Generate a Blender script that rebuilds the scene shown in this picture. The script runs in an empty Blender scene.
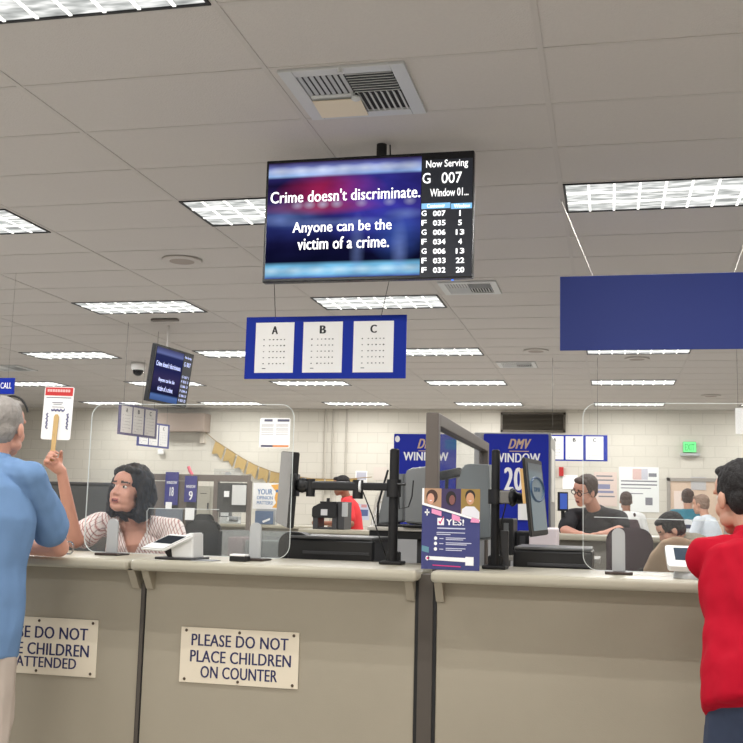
import bpy, bmesh, math, random
from mathutils import Vector as V, Matrix, Quaternion, noise
random.seed(7)
SC = bpy.context.scene
COL = SC.collection
# ------------------------------------------------------------------ camera
F_PX = 1039.6
CAM = V((0.2768, -4.2117, 1.305))
H = CAM.z + 1.9455                                   # ceiling height
def cam_axes(yaw, pitch, roll):
    fw = V((math.sin(yaw)*math.cos(pitch), math.cos(yaw)*math.cos(pitch), math.sin(pitch)))
    r = V((math.cos(yaw), -math.sin(yaw), 0)); u = r.cross(fw)
    return math.cos(roll)*r+math.sin(roll)*u, -math.sin(roll)*r+math.cos(roll)*u, fw
CR, CU, CF = cam_axes(-.226905, .132989, .0255149)
cd = bpy.data.cameras.new('camera'); cam = bpy.data.objects.new('camera', cd); COL.objects.link(cam)
m = Matrix.Identity(4)
for i in range(3):
    m[i][0], m[i][1], m[i][2], m[i][3] = CR[i], CU[i], -CF[i], CAM[i]
cam.matrix_world = m
cd.sensor_width = 36; cd.lens = 36*F_PX/743; cd.clip_start = .05
SC.camera = cam
SC.view_settings.view_transform = 'Standard'; SC.view_settings.look = 'None'
SC.view_settings.gamma = 1; SC.view_settings.use_curve_mapping = False
SC.view_settings.exposure = .1
def P(px, py, Y):                                    # a photo point at real depth Y -> metres
    d = CF+CR*((px-371.5)/F_PX)-CU*((py-371.5)/F_PX)
    return CAM+d*((Y-CAM.y)/d.y)
def PZ(px, py, Z):
    d = CF+CR*((px-371.5)/F_PX)-CU*((py-371.5)/F_PX)
    return CAM+d*((Z-CAM.z)/d.z)

# ------------------------------------------------------------------ materials
def lin(c): return tuple((x/12.92 if x <= .04045 else ((x+.055)/1.055)**2.4) for x in (v/255 for v in c))
MATS = {}
def mat(name, rgb, rough=.6, metal=0, emit=0, noise_amt=0, noise_scale=30, bump=0, bump_scale=60, spec=.5, alpha=1):
    if name in MATS: return MATS[name]
    m = bpy.data.materials.new(name); m.use_nodes = True; nt = m.node_tree
    b = nt.nodes['Principled BSDF']; c = lin(rgb)+(1,)
    b.inputs['Base Color'].default_value = c; b.inputs['Roughness'].default_value = rough
    b.inputs['Metallic'].default_value = metal; b.inputs['Specular IOR Level'].default_value = spec
    if emit:
        b.inputs['Emission Color'].default_value = c; b.inputs['Emission Strength'].default_value = emit
    tc = nt.nodes.new('ShaderNodeTexCoord')
    if noise_amt:
        n = nt.nodes.new('ShaderNodeTexNoise'); n.inputs['Scale'].default_value = noise_scale; n.inputs['Detail'].default_value = 4
        nt.links.new(tc.outputs['Object'], n.inputs['Vector'])
        mx = nt.nodes.new('ShaderNodeMixRGB'); mx.blend_type = 'MIX'
        mx.inputs[1].default_value = tuple(x*(1-noise_amt) for x in c[:3])+(1,)
        mx.inputs[2].default_value = tuple(min(1, x*(1+noise_amt)) for x in c[:3])+(1,)
        nt.links.new(n.outputs['Fac'], mx.inputs[0]); nt.links.new(mx.outputs[0], b.inputs['Base Color'])
    if bump:
        n2 = nt.nodes.new('ShaderNodeTexNoise'); n2.inputs['Scale'].default_value = bump_scale; n2.inputs['Detail'].default_value = 3
        nt.links.new(tc.outputs['Object'], n2.inputs['Vector'])
        bp = nt.nodes.new('ShaderNodeBump'); bp.inputs['Strength'].default_value = bump; bp.inputs['Distance'].default_value = .01
        nt.links.new(n2.outputs['Fac'], bp.inputs['Height']); nt.links.new(bp.outputs[0], b.inputs['Normal'])
    MATS[name] = m; return m
def ramp(nt, stops, fac):
    r = nt.nodes.new('ShaderNodeValToRGB'); e = r.color_ramp.elements
    while len(e) < len(stops): e.new(.5)
    for el, (p, c) in zip(e, stops): el.position = p; el.color = lin(c)+(1,)
    nt.links.new(fac, r.inputs[0]); return r.outputs[0]
def clear_mat(name, tint, gloss=.06, haze=.03):
    m = bpy.data.materials.new(name); m.use_nodes = True; nt = m.node_tree; nt.nodes.clear()
    o = nt.nodes.new('ShaderNodeOutputMaterial'); t = nt.nodes.new('ShaderNodeBsdfTransparent'); t.inputs[0].default_value = tint+(1,)
    g = nt.nodes.new('ShaderNodeBsdfGlossy'); g.inputs['Roughness'].default_value = .03
    d = nt.nodes.new('ShaderNodeBsdfDiffuse'); d.inputs[0].default_value = (.85, .87, .87, 1)
    a = nt.nodes.new('ShaderNodeMixShader'); a.inputs[0].default_value = gloss
    b = nt.nodes.new('ShaderNodeMixShader'); b.inputs[0].default_value = haze
    nt.links.new(t.outputs[0], a.inputs[1]); nt.links.new(g.outputs[0], a.inputs[2])
    nt.links.new(a.outputs[0], b.inputs[1]); nt.links.new(d.outputs[0], b.inputs[2]); nt.links.new(b.outputs[0], o.inputs[0])
    MATS[name] = m; return m
WHITE = mat('white plastic', (232, 232, 230), .4)
PAPER = mat('white paper', (248, 247, 245), .8)
BLACK = mat('black plastic', (15, 15, 17), .45)
BLACKM = mat('black metal', (19, 19, 21), .5, .2)
DKGREY = mat('dark grey plastic', (62, 62, 64), .5)
GREY = mat('grey plastic', (128, 130, 132), .5)
LTGREY = mat('light grey plastic', (176, 178, 178), .45)
BLUE = mat('blue sign board', (18, 46, 158), .6, spec=.2)
NAVY = mat('dark blue lettering', (34, 36, 84), .5)
INK = mat('black ink', (30, 30, 34), .6)
GREYINK = mat('grey print', (120, 120, 128), .7)
WINK = mat('white lettering', (245, 245, 245), .5)
TOPM = mat('cream laminate worktop', (172, 166, 148), .35, noise_amt=.03, noise_scale=90)
PANEL = mat('taupe counter panel', (161, 152, 134), .6, noise_amt=.05, noise_scale=3, bump=.08, bump_scale=300)
POSTM = mat('brown grey metal channel', (84, 77, 70), .5, .2)
SKIN = mat('skin', (196, 148, 124), .5, noise_amt=.06, noise_scale=25)
SKIN2 = mat('darker skin', (150, 104, 80), .5)
SKINR = mat('ruddy skin', (208, 152, 130), .5, noise_amt=.06, noise_scale=25)
LIP = mat('lips', (158, 84, 78), .45)
BROW = mat('eyebrow hair', (60, 46, 42), .7)
CLEAR = clear_mat('clear acrylic', (.975, .98, .977), .02, .016)
EDGE = mat('lit-toned acrylic edge', (214, 220, 218), .3)  # pale tone paints the light that acrylic edges catch
WOOD = mat('pale wood stick', (208, 174, 118), .6, noise_amt=.12, noise_scale=40)

# ------------------------------------------------------------------ mesh builder
BASE = {}
def ico(bm, c, r, R=None, sub=2, mi=0):
    g = bmesh.ops.create_icosphere(bm, subdivisions=sub, radius=1)['verts']
    for v in g:
        q = V((v.co.x*r[0], v.co.y*r[1], v.co.z*r[2]))
        v.co = V(c)+(R @ q if R else q)
    return g
def frame_of(d):
    d = d.normalized(); a = V((0, 0, 1)) if abs(d.z) < .9 else V((1, 0, 0))
    x = a.cross(d).normalized(); return x, d.cross(x)
class MB:
    def __init__(s): s.bm = bmesh.new()
    def _mi(s, faces, mi):
        for f in faces: f.material_index = mi
    def box(s, c, size, R=None, bevel=0, mi=0, seg=2):
        t = bmesh.new(); bmesh.ops.create_cube(t, size=1)
        for v in t.verts: v.co = V((v.co.x*size[0], v.co.y*size[1], v.co.z*size[2]))
        if bevel: bmesh.ops.bevel(t, geom=t.edges[:], offset=min(bevel, min(size)*.49), segments=seg, affect='EDGES', profile=.5)
        s._merge(t, Matrix.Translation(V(c)) @ (R.to_4x4() if R else Matrix.Identity(4)), mi); return s
    def span(s, a, b, bevel=0, mi=0):
        a, b = V(a), V(b); return s.box((a+b)/2, [abs(x) for x in (b-a)], None, bevel, mi)
    def _merge(s, t, M, mi):
        vm = [s.bm.verts.new(M @ v.co) for v in t.verts]; t.verts.index_update()
        for f in t.faces:
            try: nf = s.bm.faces.new([vm[v.index] for v in f.verts]); nf.material_index = mi if mi is not None else f.material_index
            except ValueError: pass
        t.free()
    def ring(s, c, x, y, n): return [s.bm.verts.new(c+x*math.cos(2*math.pi*k/n)+y*math.sin(2*math.pi*k/n)) for k in range(n)]
    def rings(s, rs, mi=0, cap=True):
        n = len(rs[0])
        for a, b in zip(rs, rs[1:]):
            for k in range(n): s.bm.faces.new((a[k], a[(k+1) % n], b[(k+1) % n], b[k])).material_index = mi
        if cap:
            s.bm.faces.new(rs[0][::-1]).material_index = mi; s.bm.faces.new(rs[-1]).material_index = mi
        return s
    def cyl(s, a, b, r0, r1=None, n=16, mi=0):
        a, b = V(a), V(b); r1 = r0 if r1 is None else r1; x, y = frame_of(b-a)
        return s.rings([s.ring(a, x*r0, y*r0, n), s.ring(b, x*r1, y*r1, n)], mi)
    def cap(s, a, b, r0, r1=None, n=12):                # tapered capsule
        a, b = V(a), V(b); r1 = r0 if r1 is None else r1; d = (b-a)
        if d.length < 1e-5: d = V((0, 0, 1e-4)); b = a+d
        d.normalize(); x, y = frame_of(d); rs = []
        for k in range(5):
            t = math.pi/2*(1-k/4); rs.append(s.ring(a-d*r0*math.sin(t), x*max(r0*math.cos(t), 1e-4), y*max(r0*math.cos(t), 1e-4), n))
        for k in range(5):
            t = math.pi/2*k/4; rs.append(s.ring(b+d*r1*math.sin(t), x*max(r1*math.cos(t), 1e-4), y*max(r1*math.cos(t), 1e-4), n))
        return s.rings(rs)
    def tube(s, pts, r, n=8, mi=0):
        pts = [V(p) for p in pts]; rs = []; px = None
        for i, p in enumerate(pts):
            d = (pts[min(i+1, len(pts)-1)]-pts[max(i-1, 0)]).normalized()
            if px is None: x, y = frame_of(d)
            else:
                x = (px-d*px.dot(d)).normalized(); y = d.cross(x)
            px = x; rs.append(s.ring(p, x*r, y*r, n))
        return s.rings(rs, mi)
    def prism(s, poly, off, mi=0, mside=None):          # closed prism from a planar polygon
        poly = [V(p) for p in poly]; off = V(off); n = len(poly); ms = mi if mside is None else mside
        a = [s.bm.verts.new(p) for p in poly]; b = [s.bm.verts.new(p+off) for p in poly]
        s.bm.faces.new(a).material_index = mi; s.bm.faces.new(b[::-1]).material_index = mi
        for k in range(n): s.bm.faces.new((a[k], b[k], b[(k+1) % n], a[(k+1) % n])).material_index = ms
        return s
    def ell(s, c, r, R=None, sub=2): ico(s.bm, c, r, R, sub); return s
    def loft(s, secs, X, Y, n=20, mi=0, p=2.0):         # ellipse sections (centre, rx, ry) in the X/Y frame
        rs = []
        for c, rx, ry in secs:
            r = []
            for k in range(n):
                a = 2*math.pi*k/n; ca, sa = math.cos(a), math.sin(a)
                r.append(s.bm.verts.new(V(c)+X*rx*math.copysign(abs(ca)**(2/p), ca)+Y*ry*math.copysign(abs(sa)**(2/p), sa)))
            rs.append(r)
        return s.rings(rs, mi)
    def lathe(s, c, prof, n=24, mi=0, axis=V((0, 0, 1))):
        x, y = frame_of(axis); return s.rings([s.ring(V(c)+axis*h, x*max(r, 1e-4), y*max(r, 1e-4), n) for r, h in prof], mi)
    def text(s, txt, c, w, h, ux, uz, depth=.0008, bold=0, mi=0, shear=0):
        cu = bpy.data.curves.new('t', 'FONT'); cu.body = txt; cu.offset = 0 if bold > .015 else bold; cu.extrude = 0; cu.resolution_u = 3; cu.shear = shear; cu.space_character = 1+max(0, bold-.008)*2.5
        ob = bpy.data.objects.new('t', cu); COL.objects.link(ob)
        dg = bpy.context.evaluated_depsgraph_get(); me = bpy.data.meshes.new_from_object(ob.evaluated_get(dg))
        bpy.data.objects.remove(ob); bpy.data.curves.remove(cu)
        if not me.vertices: return s
        xs = [v.co.x for v in me.vertices]; ys = [v.co.y for v in me.vertices]
        x0, x1, y0, y1 = min(xs), max(xs), min(ys), max(ys); sx = w/(x1-x0); sy = h/(y1-y0)
        bs = max(0, bold)*.95; sx = w/(x1-x0+2*bs); n = ux.cross(uz)
        for q_, sh in enumerate((0, -bs, bs) if bs > .01 else (0,)):
            vm = [s.bm.verts.new(V(c)+ux*((v.co.x+sh-(x0+x1)/2)*sx)+uz*((v.co.y-(y0+y1)/2)*sy)) for v in me.vertices]
            nf = []
            for p in me.polygons:
                try: f = s.bm.faces.new([vm[i] for i in p.vertices]); f.material_index = mi; nf.append(f)
                except ValueError: pass
            r = bmesh.ops.extrude_face_region(s.bm, geom=nf)
            for v in [g for g in r['geom'] if isinstance(g, bmesh.types.BMVert)]: v.co += n*depth*(1-.06*q_)
        bpy.data.meshes.remove(me); return s
    def mesh(s, name, mats, smooth=False):
        bmesh.ops.recalc_face_normals(s.bm, faces=s.bm.faces[:])
        me = bpy.data.meshes.new(name); s.bm.to_mesh(me); s.bm.free()
        for q in (mats if isinstance(mats, (list, tuple)) else [mats]): me.materials.append(q)
        if smooth:
            for p in me.polygons: p.use_smooth = True
        return me
    def build(s, name, mats, parent=None, smooth=False):
        return link(name, s.mesh(name, mats, smooth), parent)
def link(name, me, parent=None):
    o = bpy.data.objects.new(name, me)
    if parent is not None:
        b = BASE[parent]; o.parent = parent
    else:
        xs = [v.co for v in me.vertices]
        b = V(((min(v.x for v in xs)+max(v.x for v in xs))/2, (min(v.y for v in xs)+max(v.y for v in xs))/2, min(v.z for v in xs)))
        o.location = b
    BASE[o] = b
    me.transform(Matrix.Translation(-b)); COL.objects.link(o); return o
def thing(name, label, cat, loc, group=None):
    o = bpy.data.objects.new(name, None); COL.objects.link(o); o.location = V(loc); o.empty_display_size = .1
    BASE[o] = V(loc); tag(o, label, cat, group); return o
def tag(o, label, cat, group=None):
    o['label'] = label; o['category'] = cat
    if group: o['group'] = group
    return o
def struct(o, label=None, cat=None):
    o['kind'] = 'structure'
    if label: o['label'] = label
    if cat: o['category'] = cat
    return o
def copy_tree(o, parent=None):
    c = o.copy(); COL.objects.link(c)
    if parent: c.parent = parent
    for ch in list(o.children): copy_tree(ch, c)
    return c
X, Yv, Z = V((1, 0, 0)), V((0, 1, 0)), V((0, 0, 1))
def tpx(mb, txt, x0, y0, x1, y1, Y, bold=0, mi=0, depth=.0008, shear=0, ux=X, uz=Z):   # text filling a photo box on the plane y=Y
    yc, xc = (y0+y1)/2, (x0+x1)/2
    w = P(x1, yc, Y).x-P(x0, yc, Y).x; h = P(xc, y0, Y).z-P(xc, y1, Y).z
    return mb.text(txt, P(xc, yc, Y), w, h, ux, uz, depth, bold, mi, shear)
def rpx(mb, x0, y0, x1, y1, Y, t=.002, mi=0, bevel=0):   # level upright slab over a photo box, front face at y=Y
    yc, xc = (y0+y1)/2, (x0+x1)/2
    a = V((P(x0, yc, Y).x, Y, P(xc, y1, Y).z)); b = V((P(x1, yc, Y).x, Y+t, P(xc, y0, Y).z))
    return mb.span(a, b, bevel, mi)
def rrect(w, h, r, c, ux, uz, n=5, corners=(1, 1, 1, 1)):
    pts = []
    for q, (sx, sz) in enumerate(((1, 1), (-1, 1), (-1, -1), (1, -1))):
        if not corners[q]: pts.append(c+ux*sx*w/2+uz*sz*h/2); continue
        for k in range(n+1):
            a = math.pi/2*(q+k/n); pts.append(c+ux*(sx*(w/2-r)+r*math.cos(a))+uz*(sz*(h/2-r)+r*math.sin(a)))
    return pts

# ------------------------------------------------------------------ room shell
XL, XR, YF, YB = -15.5*.6096*2+.0, 7.3152, -8.5, 15.35
XL = -15*1.2192; TX, TY = 1.2192, .6096
def grid_x(i): return (i-2)*TX
def grid_y(j): return j*TY
lights = [(i, j) for j in (-12, -7, -2, 3, 8, 13, 18, 23) for i in (-6, -4, -2, 0, 2, 4) if not (j < -2 and i < -4)]
vents = {(1, 0): 'half'}
TILE = mat('ceiling tile', (196, 191, 186), .9, noise_amt=.04, noise_scale=60, bump=.25, bump_scale=140)
TEE = mat('ceiling grid paint', (190, 185, 180), .7)
holes = set(lights)
cm = MB()
jr = range(-14, 26); ir = range(-13, 8)
for i in ir:
    for j in jr:
        if (i, j) in holes: continue
        x0, x1, y0, y1 = grid_x(i), grid_x(i+1), grid_y(j), min(grid_y(j+1), YB)
        z = H+.004+random.uniform(-.001, .001)
        f = cm.bm.faces.new([cm.bm.verts.new(p) for p in ((x0, y0, z), (x0, y1, z), (x1, y1, z), (x1, y0, z))])
for i in list(ir)+[8]: cm.span((grid_x(i)-.013, grid_y(-14), H), (grid_x(i)+.013, YB, H+.03), 0, 1)
for j in list(jr)+[26]:
    if grid_y(j) < YB: cm.span((grid_x(-13), grid_y(j)-.011, H+.001), (grid_x(8), grid_y(j)+.011, H+.03), 0, 1)
struct(cm.build('ceiling', [TILE, TEE]))
XLW, XRW, YFW = grid_x(-13), grid_x(8), grid_y(-14)
FLOORM = mat('vinyl floor', (186, 183, 178), .5, noise_amt=.08, noise_scale=4)
struct(MB().span((XLW, YFW, -.1), (XRW, YB, 0)).build('floor', FLOORM))
def block_mat():
    m = mat('painted concrete block', (226, 220, 206), .7); nt = m.node_tree; b = nt.nodes['Principled BSDF']
    tc = nt.nodes.new('ShaderNodeTexCoord'); mp = nt.nodes.new('ShaderNodeMapping'); mp.inputs['Rotation'].default_value = (math.radians(90), 0, 0)
    br = nt.nodes.new('ShaderNodeTexBrick'); br.inputs['Scale'].default_value = 1; br.inputs['Brick Width'].default_value = .4; br.inputs['Row Height'].default_value = .2
    br.inputs['Mortar Size'].default_value = .006; br.inputs['Mortar Smooth'].default_value = .4
    for k, c in (('Color1', (206, 201, 189)), ('Color2', (202, 197, 185)), ('Mortar', (188, 183, 171))): br.inputs[k].default_value = lin(c)+(1,)
    nt.links.new(tc.outputs['Object'], mp.inputs[0]); nt.links.new(mp.outputs[0], br.inputs[0]); nt.links.new(br.outputs[0], b.inputs['Base Color'])
    bp = nt.nodes.new('ShaderNodeBump'); bp.inputs['Strength'].default_value = .4; bp.inputs['Distance'].default_value = .01; bp.invert = True
    nt.links.new(br.outputs['Fac'], bp.inputs['Height']); nt.links.new(bp.outputs[0], b.inputs['Normal']); return m
BLOCK = block_mat()
PAINT = mat('plain wall paint', (214, 208, 196), .8)
struct(MB().span((XLW, YB, 0), (XRW, YB+.2, H+.05)).build('wall_back', BLOCK))
struct(MB().span((XLW-.2, YFW, 0), (XLW, YB, H+.05)).build('wall_left', PAINT))
struct(MB().span((XRW, YFW, 0), (XRW+.2, YB, H+.05)).build('wall_right', PAINT))
struct(MB().span((XLW, YFW-.2, 0), (XRW, YFW, H+.05)).build('wall_front', PAINT))
struct(MB().span((XLW, YB-.015, 0), (XRW, YB, .1)).build('baseboard_back', DKGREY))

# ------------------------------------------------------------------ ceiling lights
LIGHT_W = 34
def lens_mat():
    m = bpy.data.materials.new('glowing light lens'); m.use_nodes = True; nt = m.node_tree; nt.nodes.clear()
    o = nt.nodes.new('ShaderNodeOutputMaterial'); e = nt.nodes.new('ShaderNodeEmission'); tc = nt.nodes.new('ShaderNodeTexCoord')
    mp = nt.nodes.new('ShaderNodeMapping'); mp.inputs['Scale'].default_value = (5, 16, 1)
    n = nt.nodes.new('ShaderNodeTexNoise'); n.inputs['Scale'].default_value = 1.3; n.inputs['Detail'].default_value = 2
    nt.links.new(tc.outputs['Object'], mp.inputs[0]); nt.links.new(mp.outputs[0], n.inputs['Vector'])
    c = ramp(nt, [(.3, (150, 152, 150)), (.48, (205, 207, 204)), (.62, (255, 255, 252))], n.outputs['Fac'])
    nt.links.new(c, e.inputs[0]); e.inputs[1].default_value = 1.0; nt.links.new(e.outputs[0], o.inputs[0]); return m
LENS = lens_mat()
LOUV = mat('lit white louver', (255, 255, 250), .5, emit=1.15)
lbase = V((grid_x(0)+TX/2, grid_y(3)+TY/2, H))
lt = thing('ceiling_light', 'light', 'ceiling light', lbase, 'recessed ceiling lights')
w, d = TX/2-.013, TY/2-.011
b = MB()
for sx in (-1, 1):
    b.span(lbase+V((sx*w, -d, -.006)), lbase+V((sx*(w-.014), d, .09)))
    b.span(lbase+V((-w, sx*d, -.006)), lbase+V((w, sx*(d-.012), .09)))
b.span(lbase+V((-w, -d, .085)), lbase+V((w, d, .09)))
b.build('frame', BLACKM, lt)
b = MB().span(lbase+V((-w+.014, -d+.012, .002)), lbase+V((w-.014, d-.012, .006))); b.build('diffuser', LENS, lt)
b = MB()
for k in range(1, 8):
    x = -w+2*w*k/8; b.span(lbase+V((x-.007, -d+.012, -.004)), lbase+V((x+.007, d-.012, .003)))
for k in range(1, 3):
    y = -d+2*d*k/3; b.span(lbase+V((-w+.014, y-.01, -.004)), lbase+V((w-.014, y+.01, .003)))
b.build('louver', LOUV, lt)
ld = bpy.data.lights.new('lamp', 'AREA'); ld.shape = 'RECTANGLE'; ld.size = 1.12; ld.size_y = .022; ld.energy = LIGHT_W/2; ld.spread = math.radians(180)
ld.color = (1, .995, .985)
for sy in (-1, 1):
    lo = bpy.data.objects.new('lamp', ld); COL.objects.link(lo); lo.parent = lt; lo.location = (0, sy*d/3, -.008)
ROW = {-12: 'hindmost row', -7: 'row behind the viewer', -2: 'row at the photo top', 3: 'row just behind the ticket screen',
       8: 'row above the ABC board', 13: 'third row from the block wall', 18: 'second row from the block wall', 23: 'row closest to the block wall'}
COLN = {-6: 'far left', -4: 'second from left', -2: 'left of the ticket screen', 0: 'behind the ticket screen', 2: 'by the plain blue sign', 4: 'far right'}
for n, (i, j) in enumerate(lights):
    o = lt if (i, j) == (0, 3) else copy_tree(lt)
    o.location = (grid_x(i)+TX/2, grid_y(j)+TY/2, H)
    o['label'] = 'ceiling light, '+ROW[j]+', '+COLN[i]

# ------------------------------------------------------------------ ceiling fittings
VENTM = mat('vent enamel', (196, 198, 198), .4)
VDARK = mat('vent dark gap', (60, 60, 62), .8)
def diffuser(cx, cy, sz, label, cream=False):
    t = thing('air_vent', label, 'air vent', (cx, cy, H-.012)); h = sz/2; c = V((cx, cy, H))
    f = MB(); e = sz*.115
    for s_ in (-1, 1):
        f.span(c+V((s_*h, -h, -.012)), c+V((s_*(h-e), h, .004)), .003); f.span(c+V((-h+e, s_*h, -.0115)), c+V((h-e, s_*(h-e), .004)), .003)
    f.build('frame', VENTM, t)
    MB().span(c+V((-h+e, -h+e, .001)), c+V((h-e, h-e, .0035))).build('backing', VDARK, t)
    q = h-e
    for sx in (-1, 1):
        for sy in (-1, 1):
            s_ = MB(); n = 8; along_y = (sx*sy > 0)
            for k in range(n):
                u = (k+.5)/n*q
                if along_y: s_.box(c+V((sx*u, sy*q/2, -.007)), (.016, q-.008, .003), Matrix.Rotation(math.radians(35*sx), 3, 'Y'))
                else: s_.box(c+V((sx*q/2, sy*u, -.007)), (q-.008, .016, .003), Matrix.Rotation(math.radians(-35*sy), 3, 'X'))
            s_.build('slat_panel', VENTM, t)
    if cream:
        MB().box(c+V((-q*.45, q*.55, -.026)), (q*1.05, q*.8, .006), Matrix.Rotation(math.radians(-4), 3, 'X'), .002).build('baffle_plate', mat('cream card', (222, 210, 188), .7), t)
        k = MB().ell(c+V((0, .02, -.024)), (.025, .025, .014))
        k.build('knob', VENTM, t, True); MB().cyl(c+V((0, -h+.01, -.03)), c+V((0, -h+.01, 0)), .012, n=10).build('knob', VENTM, t)
    return t
diffuser(grid_x(1)+.34, grid_y(0)+TY/2+.0, .58, 'square four-way air vent above the ticket screen, cream plate over one quarter', True)
p = PZ(470, 287.5, H); diffuser(p.x, p.y, .5, 'grey slotted air vent seen just under the ticket screen')
p = PZ(517, 364.5, H); diffuser(p.x, p.y, .5, 'small dark air vent farther back above the window signs')
p = PZ(10, 368, H); diffuser(p.x, p.y, .58, 'dark air vent above the sign reading CALL')
def disc(px, py, r, name, label, cat, m1):
    c = PZ(px, py, H); t = thing(name, label, cat, (c.x, c.y, H-.015))
    MB().lathe(c, [(r, .0), (r, -.008), (r*.9, -.014), (r*.62, -.014)], 32).build('rim', m1, t, True)
    MB().lathe(c+V((0, 0, -.009)), [(r*.62, 0), (r*.62, -.006), (.001, -.006)], 32).build('grille', mat('speaker grille', (158, 148, 140), .8), t)
SPK = mat('speaker enamel', (188, 182, 176), .5)
disc(182, 260, .16, 'ceiling_speaker', 'round ceiling speaker left of the ticket screen', 'speaker', SPK)
disc(536, 350.5, .15, 'ceiling_speaker', 'round ceiling speaker left of the plain blue sign', 'speaker', SPK)
disc(637, 358.5, .15, 'ceiling_speaker', 'round ceiling speaker just below the plain blue sign', 'speaker', SPK)
disc(711, 395.5, .15, 'ceiling_speaker', 'round ceiling speaker above the green exit sign', 'speaker', SPK)
p = PZ(165, 319, H)
tag(MB().box(p+V((0, 0, -.012)), (.3, .06, .024), None, .006).build('ceiling_rail', mat('rail grey', (110, 104, 98), .6)), 'short dark rail on the ceiling above the tilted screen', 'rail')
# dome camera
c = PZ(138.5, 363, H); t = thing('security_camera', 'white security camera with a black dome hanging left of the tilted screen', 'security camera', c+V((0, 0, -.14)))
MB().lathe(c, [(.1, 0), (.1, -.07), (.085, -.1)], 20).build('housing', WHITE, t, True)
MB().ell(c+V((0, 0, -.11)), (.075, .075, .075)).build('dome', mat('dark dome', (20, 20, 22), .1), t, True)

# ------------------------------------------------------------------ counter
ZT = 1.075; YC = -.10                                  # worktop height and front edge
def xpx(px, py, Y): return P(px, py, Y).x
xa = xpx(128, 566, YC); xb = xpx(416.5, 572, YC); xc = xpx(430, 572, YC)
def worktop(name, x0, x1, label, brackets):
    t = thing(name, label, 'worktop', ((x0+x1)/2, .2, ZT-.045))
    pts = rrect(x1-x0, .60, .02, V(((x0+x1)/2, YC+.30, ZT-.045)), X, Yv, 4)
    m = MB(); bm = MB(); bm.prism(pts, Z*.045)
    bmesh.ops.recalc_face_normals(bm.bm, faces=bm.bm.faces[:])
    es = [e for e in bm.bm.edges if len(e.link_faces) == 2 and abs(e.link_faces[0].normal.z-e.link_faces[1].normal.z) > .5]
    bmesh.ops.bevel(bm.bm, geom=es, offset=.016, segments=4, affect='EDGES', profile=.5)
    bm.build('slab', TOPM, t, True)
    for bx in brackets:
        MB().prism([(bx-.016, YC+.035, ZT-.046), (bx-.016, YC+.115, ZT-.046), (bx-.016, YC+.115, ZT-.125), (bx-.016, YC+.095, ZT-.125)], X*.032).build('bracket', PANEL, t)
    return t
yp = YC+.115                                           # panel face
xs1 = xpx(141, 650, yp); xm0 = xpx(416, 650, yp); xm1 = xpx(434.5, 650, yp)
X0, X1 = -3.4, 2.6
worktop('worktop', X0, xa-.004, 'cream worktop the man in the blue shirt leans on', [xs1-.03])
worktop('worktop', xa+.004, xb, 'long middle cream worktop carrying two black monitor poles end', [xs1+.034, xm0-.022])
worktop('worktop', xc, X1, 'cream worktop before the man in the red polo', [xm1+.022])
BASE0 = .08
def cpanel(x0, x1, label):
    t = thing('counter_unit', label, 'counter', ((x0+x1)/2, .3, 0))
    MB().span((x0, yp, BASE0), (x1, yp+.03, ZT-.05), .003).build('front_panel', PANEL, t)
    MB().span((x0, yp+.03, 0), (x1, yp+.09, ZT-.052)).build('core_panel', POSTM, t)
    MB().span((x0, yp+.02, 0), (x1, yp+.05, BASE0)).build('kick_strip', BLACK, t)
    return t
cpanel(X0, xs1-.011, 'taupe counter section below the blue shirted man, sign reading CHILDREN UNATTENDED')
cpanel(xs1+.011, xm0-.006, 'taupe middle counter section carrying the sign PLACE CHILDREN ON COUNTER')
cpanel(xm1+.006, X1, 'plain taupe counter section without any sign')
def post(x0, x1, label, z1):
    t = thing('metal_channel', label, 'counter post', ((x0+x1)/2, .05, 0)); w = x1-x0
    MB().span((x0, yp-.004, 0), (x0+w*.16, yp+.03, z1), .001).build('edge_strip', BLACK, t)
    MB().span((x1-w*.16, yp-.004, 0), (x1, yp+.03, z1), .001).build('edge_strip', BLACK, t)
    MB().span((x0+w*.16, yp-.007, 0), (x1-w*.16, yp+.09, z1+.01), .001).build('channel', POSTM, t)
    return t
post(xs1-.011, xs1+.011, 'thin dark metal channel between the two counter sections with signs', ZT-.11)
post(xm0-.006, xm1+.006, 'wide brown metal post between the sign-bearing and plain counter sections', ZT-.03)
# staff desk behind, lower
DESK = mat('grey desk laminate', (150, 146, 138), .5)
XPART = P(432, 440, .28).x
for x0, x1, lb in ((P(226, 550, .6).x, XPART-.04, 'under the left black printer'), (XPART+.04, X1, 'under the right black printer')):
    t = thing('staff_desk', 'grey staff desk behind the front counter '+lb, 'desk', ((x0+x1)/2, 1.0, 0))
    MB().span((x0, .55, .86), (x1, 1.7, .9), .005).build('desk_top', DESK, t)
    for x in (x0+.05, x1-.05): MB().span((x-.02, .56, 0), (x+.02, 1.6, .86)).build('side_panel', DKGREY, t)

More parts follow.
